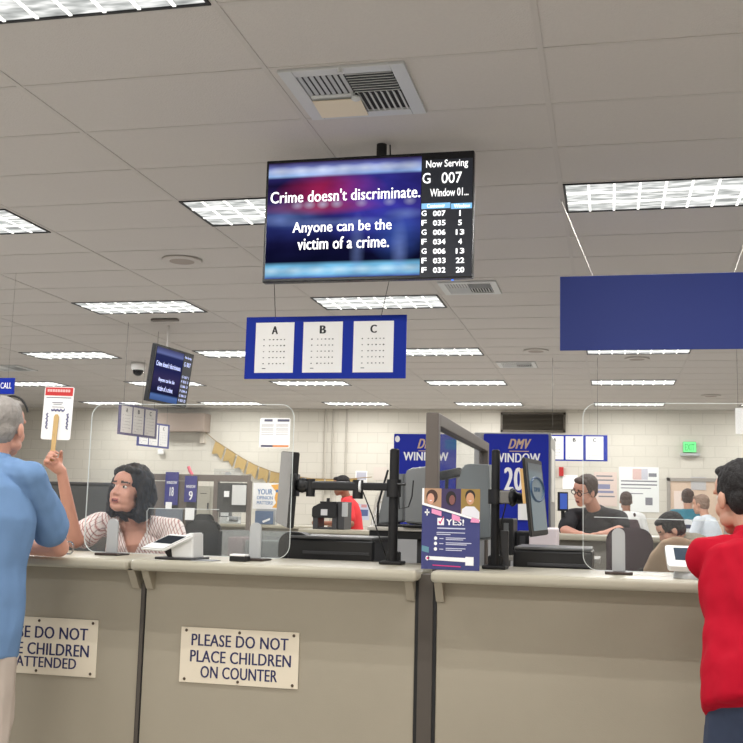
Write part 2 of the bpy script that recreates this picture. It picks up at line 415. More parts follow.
SIGNM = mat('ivory sign plate', (226, 214, 192), .45)
SCREW = mat('brown screw', (84, 70, 58), .4, .5)
def plate(corners, lines, label):
    ys = yp-.002
    t = thing('warning_sign', label, 'sign', P((corners[0]+corners[2])/2, corners[3], ys))
    a = V((xpx(corners[0], 655, ys), ys, P((corners[0]+corners[2])/2, corners[3], ys).z)); bq = V((xpx(corners[2], 655, ys), ys-.004, P((corners[0]+corners[2])/2, corners[1], ys).z))
    MB().span(a, bq, .001).build('plate', SIGNM, t)
    L = MB()
    for txt, x0, y0, x1, y1 in lines: tpx(L, txt, x0, y0, x1, y1, ys-.0042, .022)
    L.build('lettering', NAVY, t)
    for sx in (.045, .5, .955):
        for sz in (.06, .94):
            c = V((a.x+(bq.x-a.x)*sx, ys-.004, a.z+(bq.z-a.z)*sz)); MB().cyl(c, c+V((0, -.003, 0)), .0065, .005, 12).build('screw', SCREW, t)
plate((180.5, 629.5, 299, 685.5), [('PLEASE DO NOT', 191, 636, 288, 648), ('PLACE CHILDREN', 189.5, 652.5, 290.5, 664.5), ('ON COUNTER', 200, 668, 277, 680)],
      'ivory counter sign reading PLEASE DO NOT PLACE CHILDREN ON COUNTER')
plate((-20.5, 617, 97, 674), [('PLEASE DO NOT', -10, 626, 87.5, 638), ('LEAVE CHILDREN', -12, 642.5, 88.5, 654.5), ('UNATTENDED', -1, 656.5, 76, 667)],
      'ivory counter sign reading PLEASE DO NOT LEAVE CHILDREN UNATTENDED, partly behind blue shirt')

# ------------------------------------------------------------------ clear barriers
def barrier(x0, y0, x1, y1, Y, r, label, fins, slots):
    a, b_ = P(x0, (y0+y1)/2, Y), P(x1, (y0+y1)/2, Y); zt = P((x0+x1)/2, y0, Y).z; zb = ZT+.012
    t = thing('clear_barrier', label, 'barrier', ((a.x+b_.x)/2, Y, ZT))
    pts = rrect(b_.x-a.x, zt-zb, r, V(((a.x+b_.x)/2, Y, (zt+zb)/2)), X, Z, 8)
    MB().prism(pts, Yv*.006, 0, 1).build('acrylic_sheet', [CLEAR, EDGE], t)
    MB().tube([p+Yv*-.001 for p in pts]+[pts[0]-Yv*.001], .0015, 6).build('edge_highlight', EDGE, t)  # added pale rim, painting the light caught along the edge
    for sl in slots: MB().tube([P(x_, y_, Y-.002) for x_, y_ in sl], .0013, 6).build('slot_edge', EDGE, t)
    for fx, hz in fins:
        x = xpx(fx, 540, Y-.02); h_ = hz; wd = .026
        s_ = MB(); pp = [V((x-wd, Y-.012, ZT+.012)), V((x+wd, Y-.012, ZT+.012))]+[V((x+wd*math.cos(math.pi*k/10), Y-.012, ZT+h_-wd+wd*math.sin(math.pi*k/10))) for k in range(11)]
        s_.prism(pp, Yv*.01).build('support_fin', LTGREY, t)
        MB().box((x, Y, ZT+.006), (.11, .13, .011), None, .003).build('foot_plate', mat('bronze foot', (72, 62, 58), .4, .4), t)
YBAR = .2
barrier(88, 404.5, 292, 555, YBAR, .06, 'clear acrylic barrier in front of the woman in the striped blouse', [(111, .165), (254.5, .165)], [[(147, 548), (147, 511), (149, 508.3), (219, 509.5)]])
barrier(583, 403.5, 800, 560, YBAR, .06, 'clear acrylic barrier by the man in the red polo', [(618.5, .185), (775, .185)], [[(594, 517), (733, 521.5)]])

# ------------------------------------------------------------------ ticket screen
def emis(name, rgb, s=1):
    return mat(name, rgb, .4, emit=s)
def tv_mat():
    m = bpy.data.materials.new('police light picture'); m.use_nodes = True; nt = m.node_tree; nt.nodes.clear()
    o = nt.nodes.new('ShaderNodeOutputMaterial'); e = nt.nodes.new('ShaderNodeEmission'); tc = nt.nodes.new('ShaderNodeTexCoord')
    sp = nt.nodes.new('ShaderNodeSeparateXYZ'); nt.links.new(tc.outputs['Generated'], sp.inputs[0])
    n = nt.nodes.new('ShaderNodeTexNoise'); n.inputs['Scale'].default_value = 4; mp = nt.nodes.new('ShaderNodeMapping'); mp.inputs['Scale'].default_value = (1, 1, 1.6)
    nt.links.new(tc.outputs['Generated'], mp.inputs[0]); nt.links.new(mp.outputs[0], n.inputs['Vector'])
    base = ramp(nt, [(0, (70, 90, 170)), (.03, (130, 195, 235)), (.105, (120, 190, 230)), (.14, (14, 16, 44)), (.3, (22, 22, 62)), (.45, (40, 48, 110)), (.6, (54, 40, 100)), (.8, (28, 22, 60)), (.86, (44, 40, 100)), (.885, (165, 200, 250)), (.95, (120, 130, 200)), (1, (48, 30, 70))], sp.outputs['Z'])
    # red glow near the middle left, blue glow at right
    def spot(cx, cz, sx, sz):
        mm = nt.nodes.new('ShaderNodeMapping'); mm.inputs['Location'].default_value = (-cx*sx, 0, -cz*sz); mm.inputs['Scale'].default_value = (sx, 0, sz)
        g = nt.nodes.new('ShaderNodeTexGradient'); g.gradient_type = 'SPHERICAL'
        nt.links.new(tc.outputs['Generated'], mm.inputs[0]); nt.links.new(mm.outputs[0], g.inputs[0]); return g.outputs['Fac']
    def add(c, fac, rgb, amt):
        ml = nt.nodes.new('ShaderNodeMath'); ml.operation = 'MULTIPLY'; ml.inputs[1].default_value = amt; nt.links.new(fac, ml.inputs[0])
        mx = nt.nodes.new('ShaderNodeMixRGB'); mx.blend_type = 'MIX'; mx.inputs[2].default_value = lin(rgb)+(1,); nt.links.new(ml.outputs[0], mx.inputs[0]); nt.links.new(c, mx.inputs[1]); return mx.outputs[0]
    c = add(base, spot(.42, .72, 2.6, 5), (190, 40, 90), .9); c = add(c, spot(.75, .6, 2.4, 2.4), (70, 70, 200), .75)
    c = add(c, spot(.15, .55, 4, 7), (80, 110, 170), .7); c = add(c, spot(.85, .35, 5, 4), (60, 90, 170), .8); c = add(c, spot(.35, .6, 2.2, 14), (170, 60, 90), .7)
    
    for cx_, am in ((.2, .55), (.28, .6), (.37, .7), (.46, .65), (.62, .4), (.8, .45), (.93, .5)): c = add(c, spot(cx_, .625, 22, 24), (205, 205, 235), am)
    for cx_, cz_, sx_, sz_, am in ((.08, .5, 6, 16, .6), (.45, .47, 2.2, 22, .6), (.9, .52, 7, 18, .6), (.6, .25, 18, 3.2, .5), (.87, .22, 16, 3.5, .55)): c = add(c, spot(cx_, cz_, sx_, sz_), (120, 140, 200), am)
    for k_ in range(7): c = add(c, spot(.08+.14*k_, .925, 9, 22), (225, 235, 255), .8); c = add(c, spot(.04+.15*k_, .065, 10, 26), (205, 235, 250), .75)

    mu = nt.nodes.new('ShaderNodeMixRGB'); mu.blend_type = 'MULTIPLY'; mu.inputs[0].default_value = .55
    nt.links.new(c, mu.inputs[1]); nt.links.new(ramp(nt, [(.3, (120, 120, 130)), (.65, (255, 255, 255))], n.outputs['Fac']), mu.inputs[2])
    nt.links.new(mu.outputs[0], e.inputs[0]); e.inputs[1].default_value = 1.0; nt.links.new(e.outputs[0], o.inputs[0]); return m
TVP = tv_mat()
YT = .93
pc = PZ(381, 144, H)
t = thing('ticket_screen', 'large wall-screen on a ceiling pole reading Crime does not discriminate, Now Serving G 007', 'television', P(369, 280, YT))
t['label'] = 'large ceiling-hung screen reading Now Serving G 007, above the blue ABC board'
def tvbox(x0, y0, x1, y1, Y, th): return (P(x0, (y0+y1)/2, Y).x, P(x1, (y0+y1)/2, Y).x, P((x0+x1)/2, y1, Y).z, P((x0+x1)/2, y0, Y).z)
a0, a1, b0, b1 = tvbox(264.5, 155.5, 473.5, 280, YT, .05)
MB().span((a0, YT, b0), (a1, YT+.05, b1), .006).build('bezel', mat('black gloss bezel', (16, 17, 20), .25), t)
MB().span((a0+.25, YT+.05, b0+.12), (a1-.25, YT+.1, b1-.1), .02).build('rear_housing', BLACK, t)
DISP = emis('dark display', (22, 25, 33), .75)
m_ = MB(); rpx(m_, 421, 159, 472, 276.5, YT-.0015, .001); m_.build('side_display', DISP, t)
m_ = MB(); rpx(m_, 267, 160, 420.5, 277, YT-.0015, .001); m_.build('picture_display', TVP, t)
yq = YT-.0017
SH = mat('display white', (250, 250, 252), .5, emit=1.0)
def tline(*a): L = MB(); tpx(L, *a); L.build('lettering', SH, t)
tline("Crime doesn't discriminate.", 269.5, 188.5, 419, 200.5, yq, .022)
tline('Anyone can be the', 292, 220.5, 391, 234.5, yq, .022)
tline('victim of a crime.', 297, 236.5, 388.5, 248.5, yq, .022)
tline('Now Serving', 426, 159.5, 468, 169, yq, .01); tline('G', 422.5, 173, 430.5, 183.5, yq, .005); tline('007', 441.5, 172, 462, 183, yq, .005)
tline('Window 01...', 430, 188, 468.5, 196, yq, .008)
for k, (a, n_, q) in enumerate((('G', '007', '1'), ('F', '035', '5'), ('G', '006', '13'), ('F', '034', '4'), ('G', '006', '13'), ('F', '033', '22'), ('F', '032', '20'))):
    y = 213.3+k*9.45
    tline(a, 421.5, y-2.7, 426.5, y+2.7, yq, .012); tline(n_, 433, y-2.7, 445.5, y+2.7, yq, .012)
    wq = .75 if q == '1' else 1.9 if len(q) == 1 else 4.2
    tline(q, 460-wq, y-3, 460+wq, y+2.4, yq, .012)
L = MB(); rpx(L, 421.5, 203, 450.3, 208.5, yq, .0005); rpx(L, 451, 203, 472, 208.5, yq, .0005); L.build('column_header', emis('header blue', (120, 175, 215), .8), t)
L = MB(); tpx(L, 'Customer', 427, 203.8, 445, 207.4, yq-.0007, .02); tpx(L, 'Window', 454, 203.8, 470, 207.4, yq-.0007, .02); L.build('header_lettering', SH, t)
MB().box(P(452.5, 280, YT), (.008, .01, .006), None, .002).build('power_light', emis('blue led', (40, 110, 255), 3), t)
MB().cyl((pc.x, YT+.1, b1-.2), (pc.x, YT+.1, H+.005), .028).box((pc.x, YT+.1, b1-.25), (.2, .04, .22), None, .004).build('pole', BLACKM, t)
MB().tube([(pc.x+.03, YT+.08, b1-.02), (pc.x+.05, YT+.09, b1+.03), (pc.x+.045, YT+.1, H)], .004).build('cable', BLACK, t)

# ------------------------------------------------------------------ hanging ABC boards
DOTS = mat('grey dots', (88, 88, 92), .7)
def abc_board(origin, ux, w, h, label, wires, pages=3, letters='ABC', back=BLUE, pagem=PAPER, pw=.226, edge_only=False, first=0):
    uz = Z; n = ux.cross(uz)                             # n points to the viewer side
    if n.y > 0: n = -n
    t = thing('letter_board', label, 'hanging sign', origin)
    c = origin+ux*w/2+uz*h/2
    MB().prism([origin, origin+ux*w, origin+ux*w+uz*h, origin+uz*h], -n*.012).build('board', back, t)
    for k in range(pages):
        pc_ = origin+ux*(w*(.186, .489, .802)[k])+uz*h/2+n*.001
        g = MB(); pg = [pc_+ux*pw*sx/2+uz*.285*sz/2 for sx, sz in ((-1, -1), (1, -1), (1, 1), (-1, 1))]
        g.prism(pg, n*.002); page = g.build('page', pagem, t)
        q = MB(); q.text(letters[k], pc_+uz*.099+n*.0022, .037, .045, ux, uz, .0006, .05); q.build('letter', INK, page)
        q = MB()
        for r in range(5):
            for cidx in range(6):
                x = (-.062, -.028, -.006, .016, .038, .058)[cidx]
                q.box(pc_+ux*x+uz*(.045-r*.034)+n*.0025, (.006+.003*random.random(), .001, .004+.003*random.random()), None)
        q.box(pc_+ux*-.058-uz*.118+n*.0025, (.02, .001, .004)); q.build('dot_lettering', DOTS, page)
    for u, (du, dn) in wires:
        a = origin+ux*w*u+uz*h; b_ = V((a.x+du, a.y+dn, H))
        MB().tube([a-uz*.01, b_], .0022, 6).build('wire', mat('steel wire', (92, 88, 84), .4, .6), t)
    return t
YA = 1.28
a0, a1, b0, b1 = tvbox(245.5, 316, 406, 378.5, YA, 0)
abc_board(V((a0, YA, b0)), X, a1-a0, b1-b0, 'blue hanging board with white pages A, B and C under the ticket screen', [(.185, (-.16, .3)), (.845, (.1, .3))])
YS = 1.9
a0, a1, b0, b1 = tvbox(560, 274, 771, 349.5, YS, 0)
t = thing('blue_sign', 'plain dark blue hanging sign right of the ticket screen', 'hanging sign', ((a0+a1)/2, YS, b0))
MB().span((a0, YS, b0), (a1, YS+.012, b1), .002).build('board', mat('deep blue sign', (32, 56, 146), .5), t)
for u, dx in ((.165, -.2), (.835, .2)):
    x = a0+(a1-a0)*u; MB().tube([(x, YS+.006, b1-.01), (x+dx, YS+.24, H)], .002, 6).build('wire', mat('white wire', (190, 184, 174), .5), t)
GB = mat('shaded page', (196, 190, 184), .8)  # paper darkened in colour for the back-lit shade
o1, o2 = P(118, 434, 5.9), P(156.3, 440.6, 6.62); ux = V((o2.x-o1.x, o2.y-o1.y, 0)); w_ = ux.length; ux.normalize()
MAUVE = mat('violet board frame', (84, 78, 112), .6)
abc_board(o1, ux, w_, .335, 'violet-framed hanging board with three shaded pages, turned aside behind the clear barrier', [(.1, (0, 0)), (.9, (0, 0))], back=MAUVE, pagem=GB, pw=w_*.27)
o1, o2 = P(137, 445.5, 8.6), P(168.7, 448.8, 9.3); ux = V((o2.x-o1.x, o2.y-o1.y, 0)); w_ = ux.length; ux.normalize()
abc_board(o1, ux, w_, .335, 'small hanging board with bright white pages, farther back behind the shaded-page board', [(.1, (0, 0)), (.9, (0, 0))], back=mat('blue violet frame', (70, 76, 140), .6), pw=w_*.27)
YF2 = 8.8
a0, a1, b0, b1 = tvbox(543, 435, 607.5, 461, YF2, 0)
abc_board(V((a0, YF2, b0)), X, a1-a0, b1-b0, 'distant blue board with white pages B and C right of the WINDOW 20 sign', [(.15, (0, 0)), (.85, (0, 0))], pw=(a1-a0)*.27)
Yn = 6.8
t = thing('hanging_board', 'white hanging board cut by the photo edge above the red polo man', 'hanging sign', P(755, 434, Yn)); rpx(MB(), 735.5, 408, 775, 434, Yn, .01).build('board', PAPER, t)
for x in (738, 772): MB().tube([P(x, 409, Yn+.005), V((P(x, 409, Yn).x, Yn+.005, H))], .002, 6).build('wire', MATS['steel wire'], t)
# sign reading CALL
Yk = 3.6; t = thing('call_sign', 'small blue hanging sign reading CALL above the grey-haired man', 'hanging sign', P(0, 394, Yk))
m_ = MB(); rpx(m_, -42, 378, 14, 394, Yk, .012); m_.build('board', BLUE, t)
L = MB(); tpx(L, 'CALL', .5, 382.5, 11.5, 388.5, Yk-.001, .02); L.build('lettering', WINK, t)
for x in (-30, 8): MB().tube([P(x, 379, Yk+.006), V((P(x, 379, Yk).x, Yk+.006, H))], .0008, 5).build('wire', MATS['steel wire'], t)

# tilted far screen
pA = P(147.4, 403.2, 5.8); pB = P(185.8, 404.5, 6.6); ux = V((pB.x-pA.x, pB.y-pA.y, 0)); w_ = ux.length; ux.normalize()
nn = ux.cross(Z); uzT = (Z*.985+nn*.12).normalized(); pA.z = (pA.z+pB.z)/2-.01
hT = .61
t = thing('tilted_screen', 'smaller ceiling-hung screen turned aside, left of the ABC board', 'television', pA)
nrm = ux.cross(uzT)
MB().prism([pA, pA+ux*w_, pA+ux*w_+uzT*hT, pA+uzT*hT], -nrm*.05).build('bezel', MATS['black gloss bezel'], t)
q0 = pA+nrm*.001
pic = bpy.data.materials.new('far blue picture'); pic.use_nodes = True; nt = pic.node_tree; nt.nodes.clear()
o_ = nt.nodes.new('ShaderNodeOutputMaterial'); e_ = nt.nodes.new('ShaderNodeEmission'); tc = nt.nodes.new('ShaderNodeTexCoord'); sp = nt.nodes.new('ShaderNodeSeparateXYZ')
nt.links.new(tc.outputs['Generated'], sp.inputs[0])
nt.links.new(ramp(nt, [(0, (70, 96, 150)), (.1, (90, 120, 180)), (.14, (28, 32, 62)), (.45, (58, 52, 92)), (.6, (40, 42, 88)), (.86, (44, 50, 96)), (.9, (110, 120, 175)), (1, (70, 70, 110))], sp.outputs['Z']), e_.inputs[0])
e_.inputs[1].default_value = .8; nt.links.new(e_.outputs[0], o_.inputs[0])
def sub(u0, v0, u1, v1, d_=.001): return [q0+ux*w_*u+uzT*hT*v+nrm*d_ for u, v in ((u0, v0), (u1, v0), (u1, v1), (u0, v1))]
MB().prism(sub(.03, .04, .73, .96), nrm*.001).build('picture_display', pic, t)
MB().prism(sub(.74, .04, .97, .96), nrm*.001).build('side_display', DISP, t)
PT = lambda u, v: q0+ux*w_*u+uzT*hT*v+nrm*.0025
def fline(*a): MB().text(*a).build('lettering', emis('pale blue text', (190, 200, 245), .8), t)
fline("Crime doesn't discriminate.", PT(.38, .68), w_*.64, hT*.09, ux, uzT, .0005, .02); fline('Anyone can be the', PT(.38, .4), w_*.42, hT*.09, ux, uzT, .0005, .02); fline('victim of a crime.', PT(.38, .26), w_*.4, hT*.09, ux, uzT, .0005, .02)
fline('Now Serving', PT(.855, .9), w_*.18, hT*.06, ux, uzT, .0005, .02); fline('G 007', PT(.855, .78), w_*.18, hT*.08, ux, uzT, .0005, .02)
for k in range(6): fline(('G 007 1', 'F 035 5', 'G 006 13', 'F 034 4', 'G 006 13', 'F 033 22')[k], PT(.855, .55-.085*k), w_*.19, hT*.045, ux, uzT, .0005, .01)
mid = pA+ux*w_*.5+uzT*hT*.6-nrm*.08
MB().cyl(mid, V((mid.x, mid.y, H)), .012).build('pole', TEE, t); MB().box(mid, (.12, .12, .2), None, .01).build('mount', BLACK, t)

# ------------------------------------------------------------------ things on the counter
YPO = .02
t = thing('info_poster', 'navy standing poster reading YES! with three portrait photos on top', 'poster', P(451, 568, YPO))
c00, c11 = P(421, 566.5, YPO), P(480.3, 489.5, YPO)
wP, hP = c11.x-c00.x, c11.z-ZT; o0 = V((c00.x, YPO, ZT+.001))
def pp(u, v, d_=0): return o0+X*(wP*u)+Z*(hP*v)-Yv*d_
def quad(mb, pts, d_, mi=0, th=.0006): return mb.prism([pp(u, v, d_) for u, v in pts], V((0, -th, 0)), mi)
PNAVY = mat('poster navy', (58, 62, 118), .5); PINK = mat('poster pink', (232, 150, 190), .6); HOT = mat('poster magenta', (214, 60, 130), .6)
MB().span(pp(0, 0), pp(1, 1)+V((0, .004, 0)), .001).build('board', PNAVY, t)
MB().prism([pp(.2, 0, -.005), pp(.8, 0, -.005), pp(.5, .7, -.005)], V((0, .004, 0))).box(pp(.5, .012, -.06), (.1, .1, .02), None, .003).build('easel_back', BLACK, t)
PH = [mat('photo backdrop tan', (176, 140, 110), .6), mat('photo backdrop violet', (62, 50, 88), .6), mat('photo backdrop ochre', (150, 122, 62), .6)]
top = lambda u: .815-.19*u
ph = MB()
for k in range(3):
    u0, u1 = k/3+.004*(k > 0), (k+1)/3; quad(ph, [(u0, top(u0)), (u1, top(u1)), (u1, 1), (u0, 1)], .0003, k)
ph.build('photo_strip', PH, t)
def disc2(mb, u, v, ru, rv, d_, mi=0):
    quad(mb, [(u+ru*math.cos(a*math.pi/10), v+rv*math.sin(a*math.pi/10)) for a in range(20)], d_, mi)
HAIRB = mat('printed dark hair', (70, 46, 38), .6); HAIR2 = mat('printed black hair', (34, 28, 30), .6); FACE = mat('printed face', (214, 160, 136), .6); FACE2 = mat('printed tan face', (200, 150, 116), .6); FACE3 = mat('printed dim face', (130, 84, 80), .6); SHW = mat('printed white shirt', (226, 224, 230), .6)
f = MB()
disc2(f, .17, .9, .1, .085, .001, 0); disc2(f, .15, .87, .062, .068, .0016, 2)
disc2(f, .5, .88, .09, .09, .001, 1); disc2(f, .52, .86, .05, .06, .0016, 4)
disc2(f, .83, .915, .085, .075, .001, 1); disc2(f, .83, .88, .068, .075, .0016, 3)
quad(f, [(.68, .69), (.99, .63), (.99, .72), (.9, .785), (.76, .785), (.69, .75)], .001, 5)
for u, v, r_ in ((.15, .853, .022), (.83, .858, .026)): quad(f, [(u-r_, v), (u+r_, v), (u+r_*.6, v-.012), (u-r_*.6, v-.012)], .0022, 5)
f.build('portrait_print', [HAIRB, HAIR2, FACE, FACE2, FACE3, SHW], t)
f = MB(); quad(f, [(0, .795), (1, .6), (1, .625), (0, .825)], .0024); quad(f, [(0, .8), (.035, .8), (.035, 1), (0, 1)], .0012)
quad(f, [(.27, .545), (.385, .545), (.385, .635), (.27, .635)], .0006)
for v, n_ in ((.382, 1), (.318, 1), (.25, 1)): disc2(f, .245, v, .028, .022, .0006)
disc2(f, .11, .135, .035, .028, .0006); quad(f, [(.12, .115), (.8, .1), (.8, .15), (.12, .16)], .0006)
quad(f, [(.76, .06), (.9, .06), (.9, .165), (.76, .165)], .0008); quad(f, [(.08, .66), (.1, .66), (.1, .74), (.08, .74)], .0006); quad(f, [(.05, .69), (.13, .69), (.13, .71), (.05, .71)], .0006)
f.build('white_print', WINK, t)
f = MB(); quad(f, [(.27, .5), (.75, .5), (.75, .515), (.27, .515)], .0006); 
for v, a_, b_ in ((.455, .26, .75), (.432, .26, .5), (.39, .42, .76), (.37, .42, .72), (.33, .42, .86), (.31, .42, .78), (.262, .42, .76), (.24, .42, .7), (.38, .31, .38), (.318, .31, .38), (.25, .31, .38)):
    quad(f, [(a_, v-.005), (b_, v-.005), (b_, v+.005), (a_, v+.005)], .0006)
f.build('small_print', mat('pale poster print', (206, 208, 226), .6), t)
f = MB(); f.prism([pp(.29, .585, .0016), pp(.32, .555, .0016), pp(.385, .65, .0016), pp(.37, .655, .0016), pp(.32, .585, .0016), pp(.3, .6, .0016)], V((0, -.0006, 0)))
for q_ in ([(.17, .69), (.34, .655), (.34, .715), (.17, .75)], [(.52, .62), (.66, .592), (.66, .655), (.52, .69)], [(.84, .59), (.99, .585), (.99, .625), (.86, .65)]):
    g_ = MB(); quad(g_, q_, .0026); g_.build('pink_patch', PINK, t)
quad(f, [(.2, .045), (.68, .035), (.68, .048), (.2, .058)], .0006)
disc2(f, .11, .135, .018, .014, .0014)
f.build('pink_lettering', [HOT, PINK], t)
f = MB().text('YES!', pp(.575, .585, .0005), wP*.31, hP*.075, X, Z, .0008, .03); f.build('lettering', WINK, t)
MB().prism([pp(.01, .22, .0006), pp(.13, .2, .0006), pp(.13, .27, .0006), pp(.01, .29, .0006)], V((0, -.0006, 0))).build('teal_sticker', mat('teal print', (96, 142, 158), .6), t)

def white_terminal(name, label, prof_body, slab, Y, dep, tilt=0):
    t = thing(name, label, 'payment terminal', P(sum(p[0] for p in slab)/4, max(p[1] for p in prof_body), Y+dep/2))
    t.location.z = ZT; BASE[t] = t.location.copy()
    b = MB().prism([P(x, y, Y) for x, y in prof_body], V((0, dep, 0)))
    bmesh.ops.bevel(b.bm, geom=b.bm.edges[:], offset=.004, segments=2, affect='EDGES'); b.build('stand', WHITE, t)
    return t
# left terminal: tablet slab tipped to the viewer on a wedge stand
YT1 = .0
t = thing('payment_terminal', 'white tilted payment tablet on the counter before the woman in stripes', 'payment terminal', (P(172, 556, YT1).x, YT1, ZT))
px = lambda x, y, Y: P(x, y, Y)
b = MB().prism([V((px(172, 556, YT1).x, YT1, ZT+.008)), V((px(193, 556, YT1).x, YT1, ZT+.008)), px(193, 533, YT1), px(188, 533, YT1), px(170.5, 546, YT1)], V((0, .12, 0)))
bmesh.ops.bevel(b.bm, geom=b.bm.edges[:], offset=.005, segments=2, affect='EDGES'); b.build('stand', WHITE, t)
MB().box((px(176, 556, YT1).x, YT1+.07, ZT+.006), (.19, .16, .01), None, .004).build('base_plate', DKGREY, t)
A_, B_, C_, D_ = px(139.5, 547.5, YT1-.02), px(162.5, 549.5, YT1-.05), px(193.5, 535, YT1-.02), px(176.5, 531, YT1+.14)
nrm = (C_-B_).cross(A_-B_).normalized(); nrm = nrm if nrm.z > 0 else -nrm
D2 = A_+(C_-B_)*1.0
b = MB().prism([A_, B_, C_, D2], -nrm*.018); bmesh.ops.bevel(b.bm, geom=b.bm.edges[:], offset=.005, segments=2, affect='EDGES'); b.build('tablet', WHITE, t)
lerp = lambda u, v: A_+(B_-A_)*u+(C_-B_)*v+nrm*.0008
MB().prism([lerp(.12, .36), lerp(.88, .36), lerp(.88, .86), lerp(.12, .86)], nrm*.0008).build('display', mat('dark tablet glass', (34, 40, 48), .12), t)
MB().prism([V((px(167, 556, YT1).x, YT1+.01, ZT+.01)), V((px(174, 556, YT1).x, YT1+.01, ZT+.01)), px(171, 545, YT1+.01), px(163, 549, YT1+.01)], V((0, .1, 0))).build('black_foot', BLACK, t)  # black wedge foot under the tablet
# right terminal
YT2 = .0
t = thing('payment_terminal', 'white payment tablet with dark screen beside the red polo sleeve', 'payment terminal', (P(684, 570, YT2).x, YT2+.1, ZT))
A_, B_, C_, D_ = px(668, 566, YT2), px(716, 568, YT2), px(714, 546, YT2+.13), px(664.5, 545, YT2+.13)
nrm = (B_-A_).cross(D_-A_).normalized(); nrm = nrm if nrm.z > 0 else -nrm
def rq(u, v, d_=0): return A_+(B_-A_)*u+(D_-A_)*v+nrm*d_
poly = []
for cu_, cv_, q in ((.93, .88, 0), (.07, .88, 1), (.07, .12, 2), (.93, .12, 3)):
    for k in range(5):
        a = math.pi/2*(q+k/4); poly.append(rq(cu_+.07*math.cos(a), cv_+.12*math.sin(a)))
MB().prism(poly, -nrm*.022).build('tablet', WHITE, t)
MB().prism([rq(.18, .3, .0005), rq(.82, .3, .0005), rq(.82, .88, .0005), rq(.18, .88, .0005)], nrm*.0008).build('display', mat('blue dark display', (52, 66, 80), .15), t)
MB().prism([rq(.46, .55, .0015), rq(.52, .5, .0015), rq(.53, .66, .0015), rq(.5, .62, .0015)], nrm*.0006).build('emblem', WINK, t)
cb = (A_+B_+C_+D_)/4
MB().loft([(V((cb.x+.01, cb.y, ZT+.001)), .075, .06), (V((cb.x+.01, cb.y, ZT+.015)), .075, .06), (V((cb.x+.01, cb.y, cb.z-.022)), .06, .035)], X, Yv, 20).build('stand', LTGREY, t)
# card tray and paper on the counter
a = P(240, 556, .08)
t = thing('card_holder', 'small black holder with white cards beside the right fin of the left barrier', 'card holder', (a.x, .08, ZT))
MB().box((a.x, .08, ZT+.012), (.075, .06, .022), None, .003).build('tray', BLACK, t)
MB().box((a.x-.002, .075, ZT+.027), (.068, .05, .008), None, .001).build('card_stack', PAPER, t)
a = P(205, 559, .02)
tag(MB().box((a.x, .03, ZT+.002), (.1, .09, .003), None, .001).build('counter_mat', mat('grey mat', (140, 142, 146), .6)), 'flat grey mat on the counter right of the white payment tablet', 'mat')
# silver bell / cup ring near elbow
a = P(69, 549, .1)
MBx = MB(); MBx.tube([(a.x+.022*math.cos(q*math.pi/12), .1, ZT+.03+.028*math.sin(q*math.pi/12)) for q in range(25)], .004, 8)
tag(MBx.build('chrome_ring', mat('chrome', (200, 202, 205), .15, 1)), 'small chrome ring stand on the counter by the bent elbow', 'ring stand')

# ------------------------------------------------------------------ monitor poles
def mono_pole(px0, px1, ytop, Y, name, label):
    xm = P((px0+px1)/2, 520, Y).x; r = (P(px1, 520, Y).x-P(px0, 520, Y).x)/2; zt = P((px0+px1)/2, ytop, Y).z
    t = thing(name, label, 'monitor stand', (xm, Y, ZT))
    MB().box((xm, Y, ZT+.008), (.1, .1, .014), None, .004).box((xm, Y+.02, ZT+.03), (.06, .05, .05), None, .006).build('base_clamp', BLACKM, t)
    MB().cyl((xm, Y, ZT+.01), (xm, Y, zt), r, n=24).cyl((xm, Y, zt), (xm, Y, zt+.006), r*.95, r*.7, 24).build('pole', BLACKM, t, False)
    return t, xm, r
YP1 = .3
t, xm, r = mono_pole(388.5, 398, 450, YP1, 'monitor_stand', 'black pole with a long arm reaching left to the edge-on monitor')
zarm = P(393, 487, YP1).z; zarmL = P(300, 487.5, YP1).z
MB().cyl((xm, YP1, P(393, 497, YP1).z), (xm, YP1, P(393, 479.5, YP1).z), r*1.5, n=24).build('collar', BLACK, t)
xj = P(358, 487, YP1).x; xe = P(296, 488, YP1).x
MB().box(((xm+xj)/2, YP1, zarm), (xm-xj, .03, .034), None, .006).build('upper_arm', BLACKM, t)
MB().box(((xe+xj)/2+.01, YP1-.005, zarm), (xj-xe, .034, .04), None, .008).cyl((xj, YP1, zarm-.055), (xj, YP1, zarm+.028), .024).cyl((xe+.07, YP1-.005, zarm-.05), (xe+.07, YP1-.005, zarm+.028), .02).build('fore_arm', BLACK, t)
MB().ell((xe+.03, YP1, zarm), (.035, .03, .035)).box((xe-.005, YP1, zarm), (.02, .09, .1), None, .004).build('tilt_head', BLACK, t, True)
MB().tube([(xm+r, YP1-.02, zarm+.012), (xm+r+.035, YP1-.03, zarm+.012)], .006).tube([(xm+.09, YP1-.02, zarm+.03), (xm+.085, YP1-.02, zarm-.04), (xm+.07, YP1-.02, zarm-.085), (xm+.03, YP1-.02, zarm-.095), (xm+.025, YP1-.02, zarm-.02)], .003).build('cable_hook', BLACK, t)
MB().tube([(P(363, 492, YP1-.02).x, YP1-.02, P(363, 492, YP1).z), P(372, 515, YP1-.01), P(382, 545, YP1), P(386, 556, YP1+.03)], .003).build('cable', BLACK, t)
MB().cyl((P(361, 487, YP1).x-.004, YP1-.005, zarm), (P(361, 487, YP1).x+.004, YP1-.005, zarm), .03, n=16).build('white_tie', WHITE, t)
